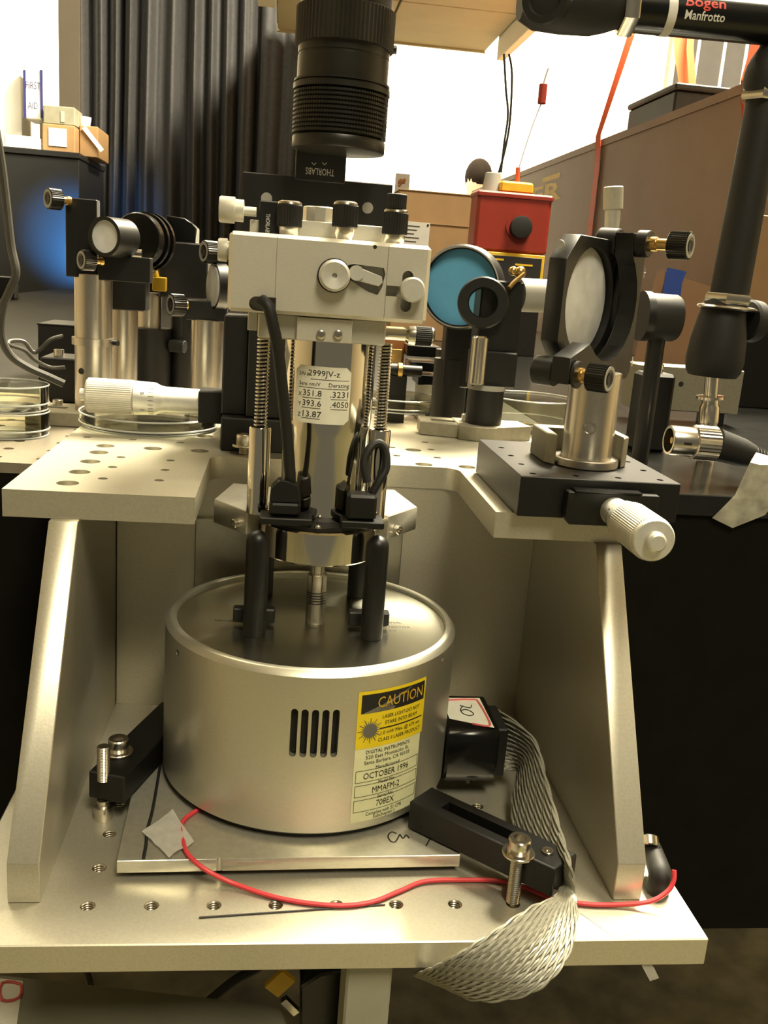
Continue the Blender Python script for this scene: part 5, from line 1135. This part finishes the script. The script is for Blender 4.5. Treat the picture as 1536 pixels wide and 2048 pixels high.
t, a, b_ = onbox('grey_carton', 86, 209, 150, 246, 2970, 120, M_lid, 'pale grey carton stacked on the small cardboard box', 'box', ctop+0.5)
part('print', B().box((at(121, 222, 2968).x, 2968, at(121, 244, 2968).z), (at(129, 222, 2968).x, 2969.5, at(121, 222, 2968).z)), M_grey, t)
cupp = at(163, 247, 3010); 
cbx, ca, cb_ = onbox('cardboard_box', 158, 250, 196, 312, 3020, 200, M_card, 'second small cardboard box holding papers on the cabinet, under a white cup', 'box')
part('leaning_paper', B().obox(at(186, 278, 3012), (14, 2, 90), V((0.75, 0, 0.65)), Y, V((-0.65, 0, 0.75))), M_label, cbx)
solo('white_cup', B().ring((cupp.x, 3060, ca.z+0.3), (cupp.x, 3060, 5000), [(0, 0), (0, 17), (30, 22), (30, 20), (2, 15.5), (2, 0)], 24), M_white, 'small white cup standing on the second cardboard box', 'cup')
for i, (px, y, pyt, lab) in enumerate(((203, 3100, 262, 'nearer clear jar on the right end of the cabinet top'), (213, 3200, 264, 'further clear jar at the right end of the cabinet top'))):
    p = at(px, 300, y); t = thing('glass_jar', lab, 'jar', (p.x, y, CZ)); hj = at(px, pyt, y).z-CZ
    xj = min(p.x, a_.x-20)
    part('jar', B().ring((xj, y, CZ+0.3), (xj, y, 5000), [(0, 0), (0, 15), (hj*0.8, 15), (hj*0.9, 11), (hj*0.9, 9.5), (hj*0.78, 13.5), (2, 13.5), (2, 0)], 24), M_glass, t); part('lid', B().cyl((xj, y, CZ+hj*0.9), (xj, y, CZ+hj), 12, seg=20, ch=1), M_grey, t); part('contents', B().cyl((xj, y, CZ+2.4), (xj, y, CZ+hj*0.35), 12.8, seg=20), M_white, t)
t, a, b_ = onbox('first_aid_box', 48, 128, 84, 238, 3000, 120, M_white, 'white wall first-aid kit with navy edges above the cabinet', 'first-aid kit', at(60, 238, 3000).z)
for px in (48, 82): part('navy_edge', B().box((at(px, 140, 2998).x-3, 2996, at(px, 236, 2998).z), (at(px+3, 140, 2998).x, 2999.5, at(px, 140, 2998).z)), M_navy, t)
for s_, py in (('FIRST', 172), ('AID', 212)):
    pp2 = at(66, py, 2997); part('lettering', B().text(s_, 30, lambda x, y: V((pp2.x+x, 2996, pp2.z+y)), width=46 if s_ == 'FIRST' else 30), M_navy, t)
part('wall_bracket', B().box(((a.x+b_.x)/2-10, 3120.2, CZ-10), ((a.x+b_.x)/2+10, 3132, a.z)), M_white, t)
part('bracket_foot', B().box(((a.x+b_.x)/2-40, 3060, CZ+0.2), ((a.x+b_.x)/2+40, 3132, CZ+6)), M_white, t)
onbox('white_canister', -20, 145, 44, 290, 3050, 150, M_white, 'large white container at the far left of the cabinet top', 'container')
onbox('paper_stack', 8, 268, 76, 296, 2925, 60, M_label, 'low stack of white papers at the front edge of the cabinet', 'papers')
t = thing('added_glow_lamp', 'small black box added as source of the blue glow on the dark cabinet', 'lamp', (-560, 2000, TZ))
part('added_lamp_box', B().box((-580, 1960, TZ+0.1), (-540, 2000, TZ+50), 2), M_blk, t)  # invented housing, set beside the added blue spot
bl_ = bpy.data.lights.new('blue_glow_spot', 'SPOT'); bl_.energy = 120; bl_.color = (0.08, 0.38, 1.0); bl_.spot_size = math.radians(24); bl_.spot_blend = 1.0; bl_.shadow_soft_size = 0.02  # added spot that throws the blue glow onto the dark cabinet
blo = bpy.data.objects.new('blue_glow_spot', bl_); COL.objects.link(blo)
tgt = at(140, 470, YB)*0.001; lo_ = V((-0.56, 2.01, 0.20)); blo.location = lo_; blo.rotation_euler = (tgt-lo_).to_track_quat('-Z', 'Y').to_euler()
# ================================================================== UNDER THE STAND
t = thing('grey_board', 'grey tilted lid with a pink-bordered sticker in the bottom left corner', 'lid', (-40, -20, -150))
zq = -75.0
g = [on(-60, 1945, zq), on(60, 1957, zq), on(560, 2012, zq), on(590, 2110, zq), on(-60, 2110, zq)]
ctr = sum(g, V())/5
part('lid', B().prism([(p.x, p.y) for p in g], zq-6, zq), M_lid, t)
q0_ = [on(-4, 1956, zq+0.3), on(46, 1962, zq+0.3), on(32, 2060, zq+0.3), on(-30, 2060, zq+0.3)]
stk = part('sticker', B().sheet([[q0_[3], q0_[2]], [q0_[0], q0_[1]]]), M_label, t, 'cream sticker with pink border')
part('pink_border', B().tube([on(4, 1966, zq+0.6), on(40, 1968, zq+0.6), on(38, 1995, zq+0.6), on(4, 2000, zq+0.6)], 0.7, 6, 3, True), M_pink, stk)
for x, y in ((-80, -120), (60, -140), (-80, -40), (70, -60)): part('leg', B().cyl((x, y, FZ), (x, y, zq-6), 6, seg=12), M_blk, t)
t = thing('black_cable_plug', 'black plug with a bright steel strip hanging beneath the base plate', 'plug', (60, 0, -60))
yy = 20.0
part('plug_body', B().prism([(at(600, 1975, yy).x, at(600, 1975, yy).z), (at(640, 1950, yy).x, at(640, 1950, yy).z), (at(690, 1960, yy).x, at(690, 1940, yy).z), (at(685, 2090, yy).x, at(685, 2090, yy).z), (at(600, 2090, yy).x, at(600, 2090, yy).z)], 0, 16, (0, yy, 0), X, Z, Y, 1), M_blkg, t)
part('steel_strip', B().obox(at(580, 2011, yy-1), (3.2*1.0, 3, 9.5), V((0.75, 0, 0.66)), Y, V((-0.66, 0, 0.75))), M_steel, t)
part('plug_cable', B().tube([at(415, 2005, 40), at(470, 1960, 44), at(530, 1925, 50), at(560, 1880, 60)], 2.2, 8, 5), M_blkm, t)
part('plug_lug', B().obox(at(560, 1965, yy+30), (9, 3, 12), V((0.75, 0, -0.66)), Y, V((0.66, 0, 0.75))), M_yellow, t)
solo('grey_cable', B().tube([at(168, 1925, 60), at(178, 1960, 50), at(184, 1985, 46)], 1.8, 8, 5), M_cable, 'short bit of grey cable below the left end of the base plate', 'cable')

# ------------------------------------------------------------------ group phrases for things that repeat
GROUPS = {'mirror_mount': 'mirror mounts on steel posts', 'fork_clamp': 'aluminium clamps at the feet of posts', 'slotted_clamp': 'aluminium clamps at the feet of posts', 'post_holder': 'black post holders on the table',
          'clamp_bar': 'black clamp bars on the base plate', 'tape_strip': 'bits of pale tape', 'cardboard_box': 'brown cardboard boxes', 'glass_jar': 'clear jars on the cabinet', 'grey_cable': 'grey cables'}
for o in bpy.data.objects:
    if o.parent is None and 'category' in o and 'group' not in o:
        g_ = GROUPS.get(o.name.split('.')[0])
        if g_: o['group'] = g_
